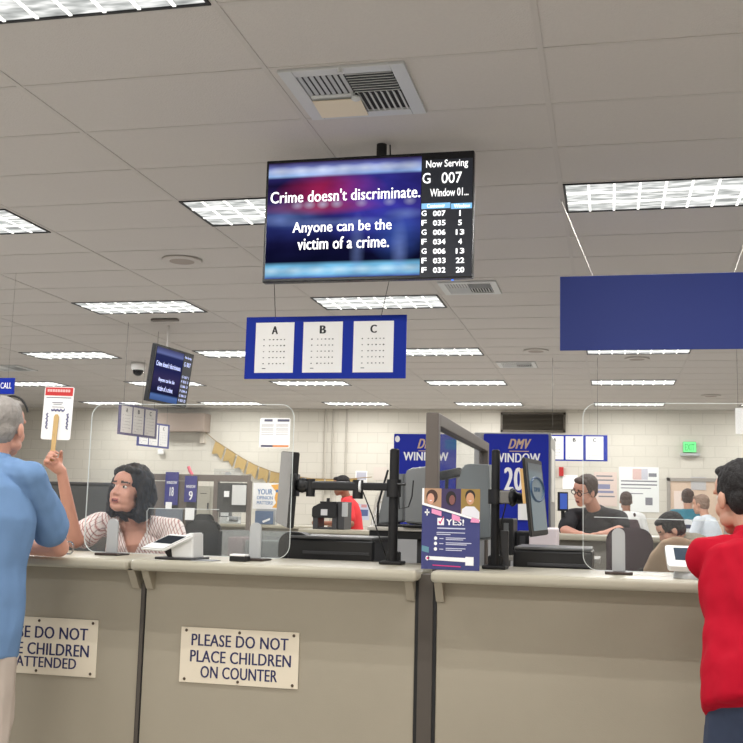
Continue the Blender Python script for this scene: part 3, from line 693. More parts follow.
# monitor seen almost edge on, its pale glare painted as colour
def edge_monitor(name, label, TL, TR, BL, BR, Yn, Yf, th, scr, side, extra=None):
    a, b_, d_ = P(*TL, Yn), P(*TR, Yf), P(*BL, Yn); c = b_+(d_-a)
    n = (b_-a).cross(d_-a).normalized()
    if n.dot(CAM-a) < 0: n = -n
    t = thing(name, label, 'monitor', d_)
    b = MB().prism([a, b_, c, d_], -n*th); bmesh.ops.bevel(b.bm, geom=b.bm.edges[:], offset=.004, segments=2, affect='EDGES'); b.build('housing', BLACK, t)
    q = lambda u, v, e=.001: a+(b_-a)*u+(d_-a)*v+n*e
    MB().prism([q(*scr[0]), q(*scr[1]), q(*scr[2]), q(*scr[3])], n*.001).build('display', side, t)
    return t, q, n
GLARE = mat('glass with painted reflection', (186, 184, 184), .18, noise_amt=.06, noise_scale=6)  # screen reflection painted as a pale base colour
t, q, n = edge_monitor('side_monitor', 'monitor seen nearly edge on with glare-painted glass, on the left pole arm', (281.5, 451), (293.5, 452), (275.5, 522.5), (288, 523.5), .56, .28, .03, ((.03, .01), (.97, .01), (.97, .99), (.03, .99)), GLARE)
# dark rear shell bulging right
a = P(291.5, 453, .3)
MB().prism([P(293.4, 452, .275), P(298.3, 457.5, .3), P(292, 523.5, .3), P(287.8, 523.5, .275)], V((-.05, .12, 0))).build('rear_shell', BLACK, t)
YP2 = .24
t, xm, r = mono_pole(491, 499.5, 451, YP2, 'monitor_stand', 'black pole right of the YES! poster holding the blue tablet-like monitor')
za = P(495, 497, YP2).z
MB().cyl((xm, YP2, P(495, 504, YP2).z), (xm, YP2, P(495, 489.5, YP2).z), r*1.75, n=24).build('collar', BLACK, t)
MB().box((P(506, 497, YP2).x, YP2-.01, za), (.05, .05, .055), None, .006).build('grey_block', mat('grey casting', (120, 118, 114), .4, .5), t)
MB().cyl((P(509, 497, YP2).x, YP2-.01, za), (P(526, 497, YP2).x, YP2+.02, za-.005), .03, .02, 16).ell((P(513, 497, YP2).x, YP2-.012, za), (.022, .04, .04)).build('fore_arm', BLACK, t)
MB().tube([P(506, 503, YP2-.03), P(504, 512, YP2-.03), P(500, 530, YP2), P(501, 556, YP2+.02)], .003).build('cable', BLACK, t)
MB().box((P(503, 545, YP2).x, YP2+.06, ZT+.08), (.035, .04, .16), None, .004).build('cable_box', DKGREY, t)
def scr_mat():
    m = bpy.data.materials.new('dim teal display'); m.use_nodes = True; nt = m.node_tree; b = nt.nodes['Principled BSDF']; tc = nt.nodes.new('ShaderNodeTexCoord'); sp = nt.nodes.new('ShaderNodeSeparateXYZ')
    nt.links.new(tc.outputs['Generated'], sp.inputs[0]); c = ramp(nt, [(0, (120, 142, 152)), (.5, (104, 130, 146)), (.86, (88, 116, 132)), (.9, (60, 82, 100)), (1, (54, 74, 92))], sp.outputs['Z'])
    nt.links.new(c, b.inputs['Emission Color']); b.inputs['Emission Strength'].default_value = .5; b.inputs['Base Color'].default_value = (.02, .02, .02, 1); b.inputs['Roughness'].default_value = .2; return m
t, q, n = edge_monitor('side_monitor', 'monitor showing a round blue emblem, turned aside on the right pole', (524.5, 457), (541.5, 461), (532, 537), (549.5, 532.5), .02, .40, .012, ((.12, .06), (.93, .06), (.93, .93), (.12, .93)), scr_mat())
L = MB(); cE = q(.54, .4, .0026); ue = (q(1, 0)-q(0, 0)); ve = (q(0, 0)-q(0, 1)); re_ = .38
ringo = [cE+ue*(re_*math.cos(k*math.pi/16))+ve*(.155*math.sin(k*math.pi/16)) for k in range(32)]
L.tube(ringo+[ringo[0]], .005, 6); L.build('emblem_ring', mat('emblem blue', (36, 70, 104), .5), t)
L = MB().text('DMV', cE, ue.length*.36, ve.length*.06, ue.normalized(), ve.normalized(), .0006, .02); L.build('emblem_text', MATS['emblem blue'], t)
MB().prism([q(.02, .14, -.013), q(.1, .14, -.013), q(.1, .58, -.013), q(.02, .58, -.013)], -n*.012).build('wood_strip', mat('tan strip', (206, 166, 104), .5), t)

# ------------------------------------------------------------------ black printers, grey machines
def printer(x0, y0, x1, Y, dep, zb, name, label):
    a, b_ = P(x0, 550, Y), P(x1, 550, Y); zt = P((x0+x1)/2, y0, Y).z; w = b_.x-a.x; c = V(((a.x+b_.x)/2, Y+dep/2, zb))
    t = thing(name, label, 'printer', c)
    MB().span((a.x, Y, zb), (b_.x, Y+dep, zt-.012), .012).build('housing', mat('glossy black plastic', (24, 24, 27), .28), t)
    MB().span((a.x+.005, Y-.004, zt-.014), (b_.x-.005, Y+dep, zt), .005).build('lid', mat('lid edge highlight', (92, 92, 92), .35), t)  # grey lid tone stands in for the highlight along its edge
    MB().span((a.x+w*.18, Y-.006, zt-.085), (b_.x-.02, Y+.02, zt-.07), .002).build('front_slot', DKGREY, t)
    MB().span((a.x+w*.1, Y-.012, zt-.2), (b_.x-.02, Y+.02, zt-.12), .004).build('paper_tray', BLACK, t)
    return t
t = printer(287.5, 536.5, 374, .62, .4, .902, 'printer', 'glossy black printer behind the counter, left of the left monitor pole')
MB().prism(rrect(.16, .16, .06, P(294, 549, .66), X, Z, 6), Yv*.1).build('side_hump', BLACK, t)
printer(513, 547.5, 593, .6, .4, .902, 'printer', 'black printer behind the counter, below the blue emblem monitor')
MG = [mat('monitor back grey', (120, 123, 124), .45), mat('machine mid grey', (136, 138, 138), .45), mat('machine cool grey', (122, 128, 130), .4)]
def machine(name, label, front, Y, dep, m_, taper, foot):
    # grey housing: photo outline at depth Y, swelling toward a larger face behind
    pts = [P(x, y, Y) for x, y in front]; cx = sum((p for p in pts), V())/len(pts)
    t = thing(name, label, 'monitor', (cx.x, Y+dep/2, foot[2]))
    b = MB(); a = [b.bm.verts.new(p) for p in pts]; d_ = [b.bm.verts.new(cx+(p-cx)*taper+V((0, dep, 0))) for p in pts]; k_ = len(pts)
    b.rings([a, d_]); bmesh.ops.bevel(b.bm, geom=b.bm.edges[:], offset=.006, segments=2, affect='EDGES'); b.build('rear_housing', m_, t)
    lo_ = min(p.z for p in pts)
    MB().box((cx.x+foot[0], Y+dep/2, (lo_+foot[2])/2), (.06, .05, lo_-foot[2]+.04), None, .006).box((cx.x+foot[0], Y+dep/2, foot[2]+.008), (foot[1], .2, .014), None, .005).build('stand', BLACK, t)
    return t
# riser shelf carrying the grey monitors
YR = 1.15; zr = P(395, 527, YR).z
t = thing('riser_shelf', 'cream-topped shelf on the staff desk under the grey monitor backs', 'shelf', (P(395, 530, YR).x, YR+.2, .9))
xr0, xr1 = P(369, 530, YR).x, P(424, 530, YR).x
MB().span((xr0, YR-.05, zr-.02), (xr1, YR+.4, zr), .004).build('shelf_top', mat('cream shelf', (204, 198, 186), .4), t)
MB().span((xr0+.01, YR-.04, zr-.06), (xr1, YR+.38, zr-.02), .003).build('shelf_edge', BLACK, t)
for x in (xr0+.02, xr1-.02): MB().span((x-.015, YR, .9), (x+.015, YR+.35, zr-.06)).build('leg', DKGREY, t)
machine('grey_monitor', 'rounded back of a grey monitor right of the left monitor pole', [(405, 522), (405.5, 472), (409, 469), (426, 467), (437, 478), (437, 522), (425, 524)], YR, .07, MG[1], 1.06, (.0, .16, zr))
machine('grey_monitor', 'slanted grey monitor back behind the left monitor pole', [(376.5, 524.5), (386, 484), (394, 474), (404, 474), (403.5, 521)], YR+.05, .1, MG[0], 1.04, (.0, .14, zr))
machine('grey_monitor', 'wide cool grey monitor back between the glazed partition and the right pole', [(452, 500), (463, 466), (466, 464), (489, 465), (491, 538), (470, 540), (452, 530)], .95, .16, MG[2], 1.05, (0, .2, .9))
t = thing('wire_rack', 'white wire paper holder leaning left of the grey monitors', 'paper holder', (P(372, 525, 1.3).x, 1.3, zr))
b = MB()
for k in range(6): b.tube([P(371+2*k, 525-k*.5, 1.3), P(376+2.2*k, 497-4*k, 1.42)], .003, 6)
for v in (.25, .55, .85): b.tube([P(371+5*v, 525-28*v, 1.3+.12*v), P(381+6*v, 522-45*v*.95, 1.3+.12*v)], .003, 6)
b.build('wire_frame', mat('white wire', (190, 184, 174), .5), t)
MB().prism([P(370, 526, 1.36), P(383, 524, 1.36), P(388, 498, 1.46), P(378, 500, 1.46)], V((0, .006, 0))).build('paper_sheet', PAPER, t)
t = thing('paper_clip_arm', 'thin black document arm sticking up behind the left monitor pole', 'document arm', P(378, 505, 1.5))
MB().tube([P(378, 504, 1.2), P(383, 487, 1.2), P(388, 470, 1.2)], .006).cyl(V((P(378, 504, 1.2).x, 1.2, zr)), P(378, 504, 1.2), .006, n=8).build('rod', BLACK, t)

# ------------------------------------------------------------------ glazed partition between the stations
XP = P(432, 440, .28).x
PT_ = mat('partition frame grey brown', (98, 90, 84), .5, .1)
y0_, y1_ = .28, 2.25
zt_ = P(432, 412.5, y0_).z
t = thing('partition', 'grey-brown framed partition standing behind the poster, running away from the counter', 'partition', (XP, (y0_+y1_)/2, 0))
fw = .028
MB().span((XP-fw, y0_, 0), (XP+fw, y0_+.06, zt_), .004).build('front_post', PT_, t)
MB().span((XP-fw, y1_-.06, 0), (XP+fw, y1_, zt_), .004).build('rear_post', PT_, t)
MB().span((XP-fw, y0_+.06, zt_-.055), (XP+fw, y1_-.06, zt_), .004).build('top_rail', PT_, t)
MB().span((XP-.012, y0_+.06, 0), (XP+.012, y1_-.06, 1.32), .003).build('lower_panel', GREY, t)
MB().span((XP-fw, y0_+.06, 1.32), (XP+fw, y1_-.06, 1.36), .003).build('mid_rail', PT_, t)
PANE = clear_mat('window pane', (.93, .94, .95), .05, .02)
MB().span((XP-.003, y0_+.06, 1.36), (XP+.003, y1_-.06, zt_-.055)).build('glass_pane', PANE, t)
t = thing('desk_lamp', 'dark arm lamp seen through the glazed partition', 'lamp', (P(447, 490, 1.5).x, 1.5, .9))
xl = P(447, 480, 1.5).x
MB().box((xl+.02, 1.5, P(447, 474, 1.5).z), (.13, .07, .05), Matrix.Rotation(math.radians(-12), 3, 'Y'), .01).build('lamp_head', BLACK, t)
MB().tube([(xl, 1.5, .91), (xl-.01, 1.5, 1.2), (xl, 1.5, P(447, 475, 1.5).z)], .01).build('stem', BLACK, t)
MB().box((xl, 1.5, .91), (.12, .12, .02), None, .004).build('base', BLACK, t)

# ------------------------------------------------------------------ WINDOW signs on far dividers
DIV = mat('divider grey', (150, 150, 150), .5); LOGO = mat('logo tan', (196, 168, 138), .5)
def window_sign(x0, x1, y0, y1, Y, num, label, kiosk):
    zt = P((x0+x1)/2, y0, Y).z; zb = P((x0+x1)/2, y1, Y).z; a, b_ = P(x0, 460, Y).x, P(x1, 460, Y).x; w = b_-a; h = zt-zb
    t = thing('window_sign', label, 'sign', ((a+b_)/2, Y, zb))
    MB().prism(rrect(w, h, .012, V(((a+b_)/2, Y, (zt+zb)/2)), X, Z), V((0, .02, 0))).build('board', mat('window sign blue', (20, 38, 156), .5, spec=.25), t)
    L = MB(); cx = (a+b_)/2
    L.text('WINDOW', V((cx+w*.02, Y-.0005, zt-h*kiosk[0])), w*kiosk[2], kiosk[5], X, Z, .0015, .035)
    L.text(num, V((cx+w*kiosk[3], Y-.0005, zt-h*kiosk[1])), kiosk[4], kiosk[6], X, Z, .0015, .045)
    L.build('lettering', WINK, t)
    L = MB(); L.text('DMV', V((cx+w*.06, Y-.0005, zt-.085)), .2, .085, X, Z, .002, .05, 0, .45); L.span((cx-w*.1, Y-.002, zt-.152), (cx+w*.2, Y, zt-.145)); L.build('logo', LOGO, t)
    return t
YW = 4.8
ws_ = window_sign(393.5, 456, 434, 530, YW, '21', 'blue sign reading WINDOW half hidden by the glazed partition', (.235, .46, .72, .02, .165, .075, .19))
a = P(397.5, 439, YW); tag(MB().prism([V((a.x+.022*math.cos(k*math.pi/8), YW-.0002, a.z+.028*math.sin(k*math.pi/8))) for k in range(16)], V((0, -.002, 0))).build('round_sticker', WHITE), 'small white round sticker on the corner of the left WINDOW sign', 'sticker')
t = window_sign(483.5, 548.5, 434, 532, YW, '20', 'blue sign reading WINDOW 20 between the right pole and the emblem monitor', (.245, .462, .71, -.03, .165, .08, .196))
# divider cabinet carrying WINDOW 20
a, b_ = P(474, 460, YW+.02), P(551, 460, YW+.02); zt = P(515, 433, YW).z
t = thing('divider_cabinet', 'tall grey divider cabinet behind the WINDOW 20 sign with a pale side', 'cabinet', ((a.x+b_.x)/2, YW+.4, 0))
MB().span((a.x, YW+.022, 0), (b_.x, YW+.07, zt+.004), .006).build('face_panel', DIV, t)
MB().span((b_.x-.045, YW+.07, 0), (b_.x-.005, YW+.85, zt-.01), .006).build('side_panel', mat('divider side', (150, 148, 142), .5), t)
MB().span((b_.x-.006, YW+.16, 1.42), (b_.x, YW+.62, zt-.12), .003).build('pale_inset', mat('pale inset', (222, 220, 212), .5), t)
MB().span((a.x, YW+.07, 0), (a.x+.04, YW+.85, zt-.01), .006).build('side_panel', DIV, t)
a0, b0 = P(391, 460, YW+.03), P(460, 460, YW+.03)
t = thing('divider_cabinet', 'grey divider behind the partly hidden WINDOW sign', 'cabinet', ((a0.x+b0.x)/2, YW+.3, 0))
MB().span((a0.x+.03, YW+.022, 0), (b0.x, YW+.07, zt-.35), .006).build('face_panel', DIV, t)
MB().span((a0.x+.2, YW+.022, zt-.35), (a0.x+.26, YW+.06, zt-.02), .004).span((b0.x-.26, YW+.022, zt-.35), (b0.x-.2, YW+.06, zt-.02), .004).build('upright', DIV, t)
# dim equipment under the WINDOW 20 sign
Ye = 2.6
def pbox(name, label, cat, x0, y0, x1, y1, Y, dep, m_, zfloor=None, bevel=.006, group=None):
    a, b_ = P(x0, (y0+y1)/2, Y), P(x1, (y0+y1)/2, Y); zt = P((x0+x1)/2, y0, Y).z; zb = P((x0+x1)/2, y1, Y).z
    return tag(MB().span((a.x, Y, zb), (b_.x, Y+dep, zt), bevel).build(name, m_), label, cat, group)
YD2 = 2.4
zd2 = P(515, 556, YD2).z
t = thing('rear_desk', 'dim grey desk behind the right black printer', 'desk', (P(560, 550, YD2).x, YD2+.4, 0))
xA, xB = P(490, 550, YD2).x, P(600, 550, YD2).x
MB().span((xA, YD2, zd2-.03), (xB, YD2+.45, zd2), .004).build('desk_top', DESK, t)
MB().span((xA+.05, YD2+.05, 0), (xA+.09, YD2+.42, zd2-.03)).build('side_panel', DKGREY, t); MB().span((xB-.09, YD2+.05, 0), (xB-.05, YD2+.42, zd2-.03)).build('side_panel', DKGREY, t)
def desk_box(x0, y0, x1, name, label, cat, m_, dy=.1, dep=.3, screen=None):
    Y = YD2+dy; a, b_ = P(x0, y0, Y), P(x1, y0, Y)
    t = thing(name, label, cat, ((a.x+b_.x)/2, Y+dep/2, zd2))
    MB().span((a.x, Y, zd2), (b_.x, Y+dep, a.z), .01).build('housing', m_, t)
    if screen: MB().span((a.x+.03, Y-.003, zd2+.04), (b_.x-.03, Y+.005, a.z-.03), .001).build('front_panel', screen, t)
    return t
desk_box(499, 518, 513.5, 'black_machine', 'dark desktop machine with a grey face behind the right pole', 'machine', BLACK, .05, .3, mat('dull steel', (96, 98, 98), .4))
desk_box(529, 527.5, 557, 'white_box', 'white box machine under the blue emblem monitor', 'machine', mat('pinkish white plastic', (226, 214, 216), .5), .1, .3)
desk_box(515, 531, 530, 'black_tray', 'black file tray left of the white box machine', 'tray', BLACK, .2, .3, DKGREY)
pbox('paper_notice', 'small white paper below the number on the WINDOW 20 divider', 'notice', 518, 501, 530, 520, YW-.02, .004, PAPER, bevel=0)

# ------------------------------------------------------------------ chairs
def chair(px0, px1, ytop, Y, label, m_, facing=0, top_r=.8):
    cx = P((px0+px1)/2, ytop+8, Y); w = P(px1, 520, Y).x-P(px0, 520, Y).x; zt = P((px0+px1)/2, ytop, Y).z
    t = thing('office_chair', label, 'chair', (cx.x, Y-.25, 0)); hb = .62
    pts = rrect(w, hb, w*.28, V((cx.x, Y, zt-hb/2)), X, Z, 8)
    b = MB().prism(pts, Yv*.06); bmesh.ops.bevel(b.bm, geom=b.bm.edges[:], offset=.012, segments=2, affect='EDGES'); b.build('backrest', m_, t, True)
    zs = zt-hb-.05
    MB().prism(rrect(w*1.05, .46, .08, V((cx.x, Y-.25, zs-.08)), X, Yv, 6), Z*.08).build('seat', m_, t)
    MB().box((cx.x, Y+.05, zs+.1), (.06, .02, .3), None, .004).cyl((cx.x, Y-.25, .1), (cx.x, Y-.25, zs-.08), .03).build('column', BLACK, t)
    for k in range(5):
        a = 2*math.pi*k/5+.3; e = V((cx.x+.28*math.cos(a), Y-.25+.28*math.sin(a), .06)); MB().cyl((cx.x, Y-.25, .1), e, .022, .016, 8).ell(e-V((0, 0, .03)), (.03, .03, .03), None, 1).build('leg', BLACK, t)
    return t
CH = mat('black chair fabric', (13, 15, 16), .8)
chair(184, 219, 520.5, 1.95, 'black rounded office chair right of the white payment tablet', CH)
chair(193.5, 212, 514, 5.6, 'dark chair back farther away, peeking above the near black chair', CH)
t = chair(606, 653, 528, 3.45, 'dark maroon office chair behind the right clear barrier', mat('maroon fabric', (42, 24, 30), .8))
chair(556, 590, 556, 2.1, 'low black chair behind the right end of the right printer', CH)
for o in list(COL.objects):
    if o.name.startswith(('partition', 'divider_cabinet', 'window_sign')): o['kind'] = 'thing'

# ------------------------------------------------------------------ far counters and fittings
def far_counter(x0, x1, ytop, Y, label, front):
    a, b_ = P(x0, ytop, Y), P(x1, ytop, Y); z = a.z*.5+b_.z*.5
    t = thing('far_counter', label, 'counter', ((a.x+b_.x)/2, Y+.3, 0))
    MB().span((a.x, Y, z-.045), (b_.x, Y+.62, z), .012).build('worktop', TOPM, t)
    MB().span((a.x+.01, Y+.08, 0), (b_.x-.01, Y+.12, z-.045), .003).build('front_panel', front, t)
    for x in (a.x+.03, b_.x-.03): MB().span((x-.02, Y+.12, 0), (x+.02, Y+.6, z-.045)).build('side_panel', GREY, t)
    return z
ZF1 = far_counter(298, 420, 530.5, 7.4, 'far counter carrying the ticket printer, by the man in bright red', mat('far panel', (150, 145, 132), .6))
ZF2 = far_counter(214, 334, 525, 9.6, 'far counter carrying the YOUR OPINION MATTERS sign', mat('far panel 2', (140, 136, 124), .6))
ZF3 = far_counter(556, 668, 535.5, 3.95, 'far counter where the man in the black shirt leans', mat('far panel 3', (128, 124, 114), .6))
# clear tub on its side of the far counter
t = thing('plastic_tub', 'clear grey plastic tub with dim contents below the far counter', 'tub', P(250, 558, 3.2))
Yt = 3.2; a, b_ = P(219, 557, Yt), P(284, 557, Yt); zt = P(250, 531, Yt).z
b = MB(); bx = (a.x+b_.x)/2
TUB = clear_mat('smoky tub plastic', (.80, .82, .82), .06, .12)
b.prism(rrect(b_.x-a.x, zt-a.z, .03, V((bx, Yt, (zt+a.z)/2)), X, Z, 5), Yv*.006).build('front_wall', TUB, t)
MB().span((a.x, Yt+.006, a.z), (a.x+.006, Yt+.3, zt)).span((b_.x-.006, Yt+.006, a.z), (b_.x, Yt+.3, zt)).span((a.x, Yt+.3, a.z), (b_.x, Yt+.306, zt)).build('side_wall', TUB, t)
MB().span((a.x+.04, Yt+.06, a.z), (a.x+.16, Yt+.26, zt-.05), .01).build('pink_folder', mat('dusty pink card', (150, 118, 118), .7), t)
MB().span((a.x+.18, Yt+.05, a.z), (b_.x-.03, Yt+.27, zt-.07), .01).build('grey_folder', mat('grey card', (112, 116, 112), .7), t)
MB().span((a.x-.15, Yt-.1, a.z-.03), (b_.x+.15, Yt+.45, a.z), .004).build('shelf_board', mat('dim shelf', (120, 116, 108), .6), t)
MB().span((a.x-.1, Yt, 0), (a.x-.06, Yt+.4, a.z-.03)).span((b_.x+.06, Yt, 0), (b_.x+.1, Yt+.4, a.z-.03)).build('shelf_leg', DKGREY, t)
# ticket printer / camera on the far counter
Y1 = 7.5; a, b_ = P(312, 529, Y1), P(336, 529, Y1); zt = P(322, 503, Y1).z
t = thing('photo_machine', 'black boxy camera machine on the far counter beside the man in bright red', 'machine', ((a.x+b_.x)/2, Y1+.15, ZF1))
w = b_.x-a.x
MB().span((a.x, Y1+.02, ZF1), (a.x+w*.22, Y1+.3, ZF1+.14), .006).span((b_.x-w*.2, Y1+.02, ZF1), (b_.x, Y1+.3, ZF1+.14), .006).span((a.x, Y1+.05, ZF1), (b_.x, Y1+.3, ZF1+.025), .004).build('base', DKGREY, t)
b = MB().prism([V((a.x-.01, Y1, ZF1+.13)), V((b_.x, Y1, ZF1+.13)), V((b_.x, Y1, zt)), V((a.x+w*.3, Y1, zt)), V((a.x-.01, Y1, zt-.05))], Yv*.28); bmesh.ops.bevel(b.bm, geom=b.bm.edges[:], offset=.01, segments=2, affect='EDGES'); b.build('housing', BLACK, t)
MB().span((a.x+w*.35, Y1-.004, ZF1+.16), (a.x+w*.62, Y1+.002, ZF1+.23)).build('label_plate', mat('pale label', (206, 206, 206), .5), t)
MB().span((b_.x-.005, Y1+.05, ZF1), (b_.x+w*.28, Y1+.4, zt+.02), .008).build('side_module', DKGREY, t)
MB().span((b_.x+w*.2, Y1+.02, ZF1+.15), (b_.x+w*.42, Y1+.06, zt+.01), .004).build('white_flap', LTGREY, t)
MB().cyl((a.x+w*.5, Y1+.15, zt), (a.x+w*.5, Y1+.15, zt+.06), .02).span((a.x+w*.2, Y1+.1, zt-.001), (a.x+w*.9, Y1+.2, zt+.02), .004).build('top_handle', BLACK, t)
# standing signs on the far counter
Y2 = 9.7
def fsign(x0, y0, x1, y1, Y, name, label, cat, m_=PAPER, th=.01):
    t = thing(name, label, cat, P((x0+x1)/2, y1, Y)); b = MB(); rpx(b, x0, y0, x1, y1, Y, th); b.build('sheet', m_, t); return t
t = fsign(253, 483, 280, 509, Y2, 'opinion_sign', 'white sign reading YOUR OPINION MATTERS with orange star on the far counter', 'sign')
L = MB(); tpx(L, 'YOUR', 257.5, 489, 272.5, 494.5, Y2-.001, .03); tpx(L, 'OPINION', 256.8, 496, 272.8, 499.5, Y2-.001, .02); tpx(L, 'MATTERS!', 256.8, 501, 272.8, 504.5, Y2-.001, .02); L.build('lettering', mat('sign blue text', (70, 120, 176), .6), t)
MB().prism([P(x, y, Y2-.001) for x, y in ((271, 485), (280, 484), (280, 508.5), (272, 507.5), (276, 503), (274.5, 498), (276, 492))], V((0, -.001, 0))).build('orange_star', mat('sign orange', (240, 176, 72), .6), t)
MB().prism([P(277+1.4*math.cos(k*math.pi/5), 491+1.6*math.sin(k*math.pi/5), Y2-.003) for k in range(10)], V((0, -.001, 0))).build('blue_dot', MATS['sign blue text'], t)
a = P(266, 509, Y2); MB().span((a.x-.14, Y2, ZF2), (a.x+.14, Y2+.1, a.z)).build('stand', LTGREY, t)
t = fsign(255, 511, 273, 524, Y2-.06, 'brochure', 'small dim blue brochure below the YOUR OPINION MATTERS sign', 'brochure', mat('brochure blue', (92, 112, 142), .6))
MB().prism([P(x, y, Y2-.062) for x, y in ((262, 521), (270, 518), (270, 520), (263, 523))], V((0, -.001, 0))).build('white_print', WINK, t)
# small white terminal on the far counter
a = P(231, 525, 9.65)
t = thing('payment_terminal', 'small distant white tablet on the far counter near the posted sheet', 'payment terminal', (a.x, 9.75, ZF2))
c0, c1, c2, c3 = P(226, 521.5, 9.7), P(239, 523, 9.7), P(240.5, 520, 9.8), P(228, 516.5, 9.8)
b = MB().prism([c0, c1, c2, c3], V((0, .01, -.03))); b.build('tablet', WHITE, t)
lf = lambda u, v: c0+(c1-c0)*u+(c3-c0)*v+V((0, -.004, .004))
MB().prism([lf(.2, .15), lf(.85, .15), lf(.85, .85), lf(.2, .85)], V((0, -.001, .001))).build('display', BLACK, t)
MB().box((a.x, 9.8, ZF2+.05), (.14, .12, .1), None, .01).build('stand', LTGREY, t)
t = thing('white_scanner', 'white desktop scanner beside the small distant white tablet', 'scanner', P(223, 524, 9.75))
b = MB(); rpx(b, 219.5, 517, 226, 524.8, 9.75, .2); b.build('housing', WHITE, t); b = MB(); rpx(b, 219, 511, 229.5, 517.5, 9.85, .1); b.build('tray', DKGREY, t); b = MB(); rpx(b, 220.5, 512.5, 228.5, 516, 9.845, .01); b.build('paper', PAPER, t)
t = thing('clear_barrier', 'distant clear acrylic barrier with a bracket on the far counter', 'barrier', P(229, 526, 9.62))
b = MB(); rpx(b, 213, 469, 242, 524, 9.62, .006); b.build('acrylic_sheet', [clear_mat('far acrylic', (.93, .94, .94), .04, .08)], t)
b = MB(); rpx(b, 225, 472, 230, 480, 9.6, .03); b.build('bracket', LTGREY, t)
# cubicle walls on the left
CUBD = mat('charcoal cubicle fabric', (74, 74, 72), .9, noise_amt=.05); CAPM = mat('brown cubicle cap', (112, 102, 94), .5)
Yq = 6.2
t = thing('cubicle_wall', 'dark charcoal cubicle wall behind the woman in stripes', 'cubicle wall', (P(90, 500, Yq).x, Yq, 0))
a, b_ = P(30, 481, Yq), P(153, 483.5, Yq)
MB().span((a.x, Yq, 0), (b_.x, Yq+.06, a.z-.03), .003).build('fabric_panel', CUBD, t); MB().span((a.x, Yq-.01, a.z-.03), (b_.x, Yq+.07, a.z), .004).build('top_cap', mat('dark cap', (62, 60, 58), .5), t)
Yr = 8.9
t = thing('cubicle_wall', 'brown-capped open cubicle frame holding the two small purple WINDOW signs', 'cubicle wall', (P(190, 500, Yr).x, Yr, 0))
def cpx(x0, y0, x1, y1, part, m_, th=.06, zfl=False, Y=Yr):
    a, b_ = P(x0, (y0+y1)/2, Y), P(x1, (y0+y1)/2, Y); z1 = P((x0+x1)/2, y0, Y).z; z0 = 0 if zfl else P((x0+x1)/2, y1, Y).z
    return MB().span((a.x, Y, z0), (b_.x, Y+th, z1), .003).build(part, m_, t)
cpx(152, 474.5, 249, 481, 'top_rail', CAPM, .08); cpx(152, 481, 166, 540, 'post', CAPM, .06, True); cpx(178, 481, 186, 540, 'post', CAPM, .06, True); cpx(212.5, 481, 217, 540, 'post', CAPM, .06, True); cpx(246, 481, 250, 540, 'post', CAPM, .06, True)
cpx(166, 481, 178, 540, 'fabric_panel', CUBD, .03, True); cpx(186, 481, 196, 540, 'fabric_panel', CUBD, .03, True); cpx(217, 483, 246, 512, 'fabric_panel', CUBD, .03)
cpx(155, 509, 182, 528, 'grey_panel', mat('blue grey panel', (116, 122, 130), .6), .03, False, Yr-.05)
PUR = mat('deep violet sign', (58, 56, 128), .5)
def mini_sign(x0, y0, x1, y1, num, label, Y):
    t = thing('window_sign', label, 'sign', P((x0+x1)/2, y1, Y)); t['kind'] = 'thing'; b = MB(); rpx(b, x0, y0, x1, y1, Y, .01); b.build('board', PUR, t)
    L = MB(); xc = (x0+x1)/2; tpx(L, 'WINDOW', x0+1.5, y0+9, x1-1, y0+12, Y-.001, .02); tpx(L, num, xc-1.8, y0+15, xc+2.2, y0+24, Y-.001, .03); L.build('lettering', WINK, t)
mini_sign(165, 472, 178, 505, '18', 'small violet sign reading WINDOW 18 beside the black hair of the woman', Yr-.03); mini_sign(184.5, 476, 196.5, 502, '9', 'narrower violet sign above the posted white sheet reading WINDOW 9', Yr-.03)
t = fsign(165.5, 502, 171.5, 509, Yr-.045, 'paper_notice', 'little white paper under the sign reading WINDOW 18', 'notice'); t = fsign(185, 508, 194, 520, Yr-.06, 'paper_notice', 'white paper posted below the sign reading WINDOW 9', 'notice')
fsign(232, 485, 246, 505, Yr-.03, 'paper_notice', 'large pale sheet posted left of the YOUR OPINION MATTERS sign', 'notice', mat('pale sheet', (214, 214, 210), .7)); fsign(224, 491, 229, 497, Yr-.03, 'paper_notice', 'tiny pale sheet on the far cubicle frame', 'notice')
Yl = 10.9
t = thing('locker', 'beige metal locker pair seen through the open cubicle frame', 'locker', (P(205, 520, Yl).x, Yl+.2, 0))
BEI = mat('beige locker', (182, 178, 164), .5)
a, m1, b_, zt = P(196, 500, Yl), P(211, 500, Yl), P(222, 500, Yl), P(205, 486, Yl).z
MB().span((a.x, Yl, 0), (b_.x, Yl+.45, zt), .005).build('body', BEI, t)
for u, v in ((a, m1), (m1, b_)):
    d_ = MB().span((u.x+.012, Yl-.012, .08), (v.x-.012, Yl, zt-.03), .003).build('door', BEI, t); MB().span((v.x-.05, Yl-.025, 1.25), (v.x-.03, Yl-.012, 1.36)).build('handle', DKGREY, d_)
    MB().span(((u.x+v.x)/2-.05, Yl-.014, zt-.12), ((u.x+v.x)/2+.05, Yl-.011, zt-.11)).build('slot', DKGREY, d_)
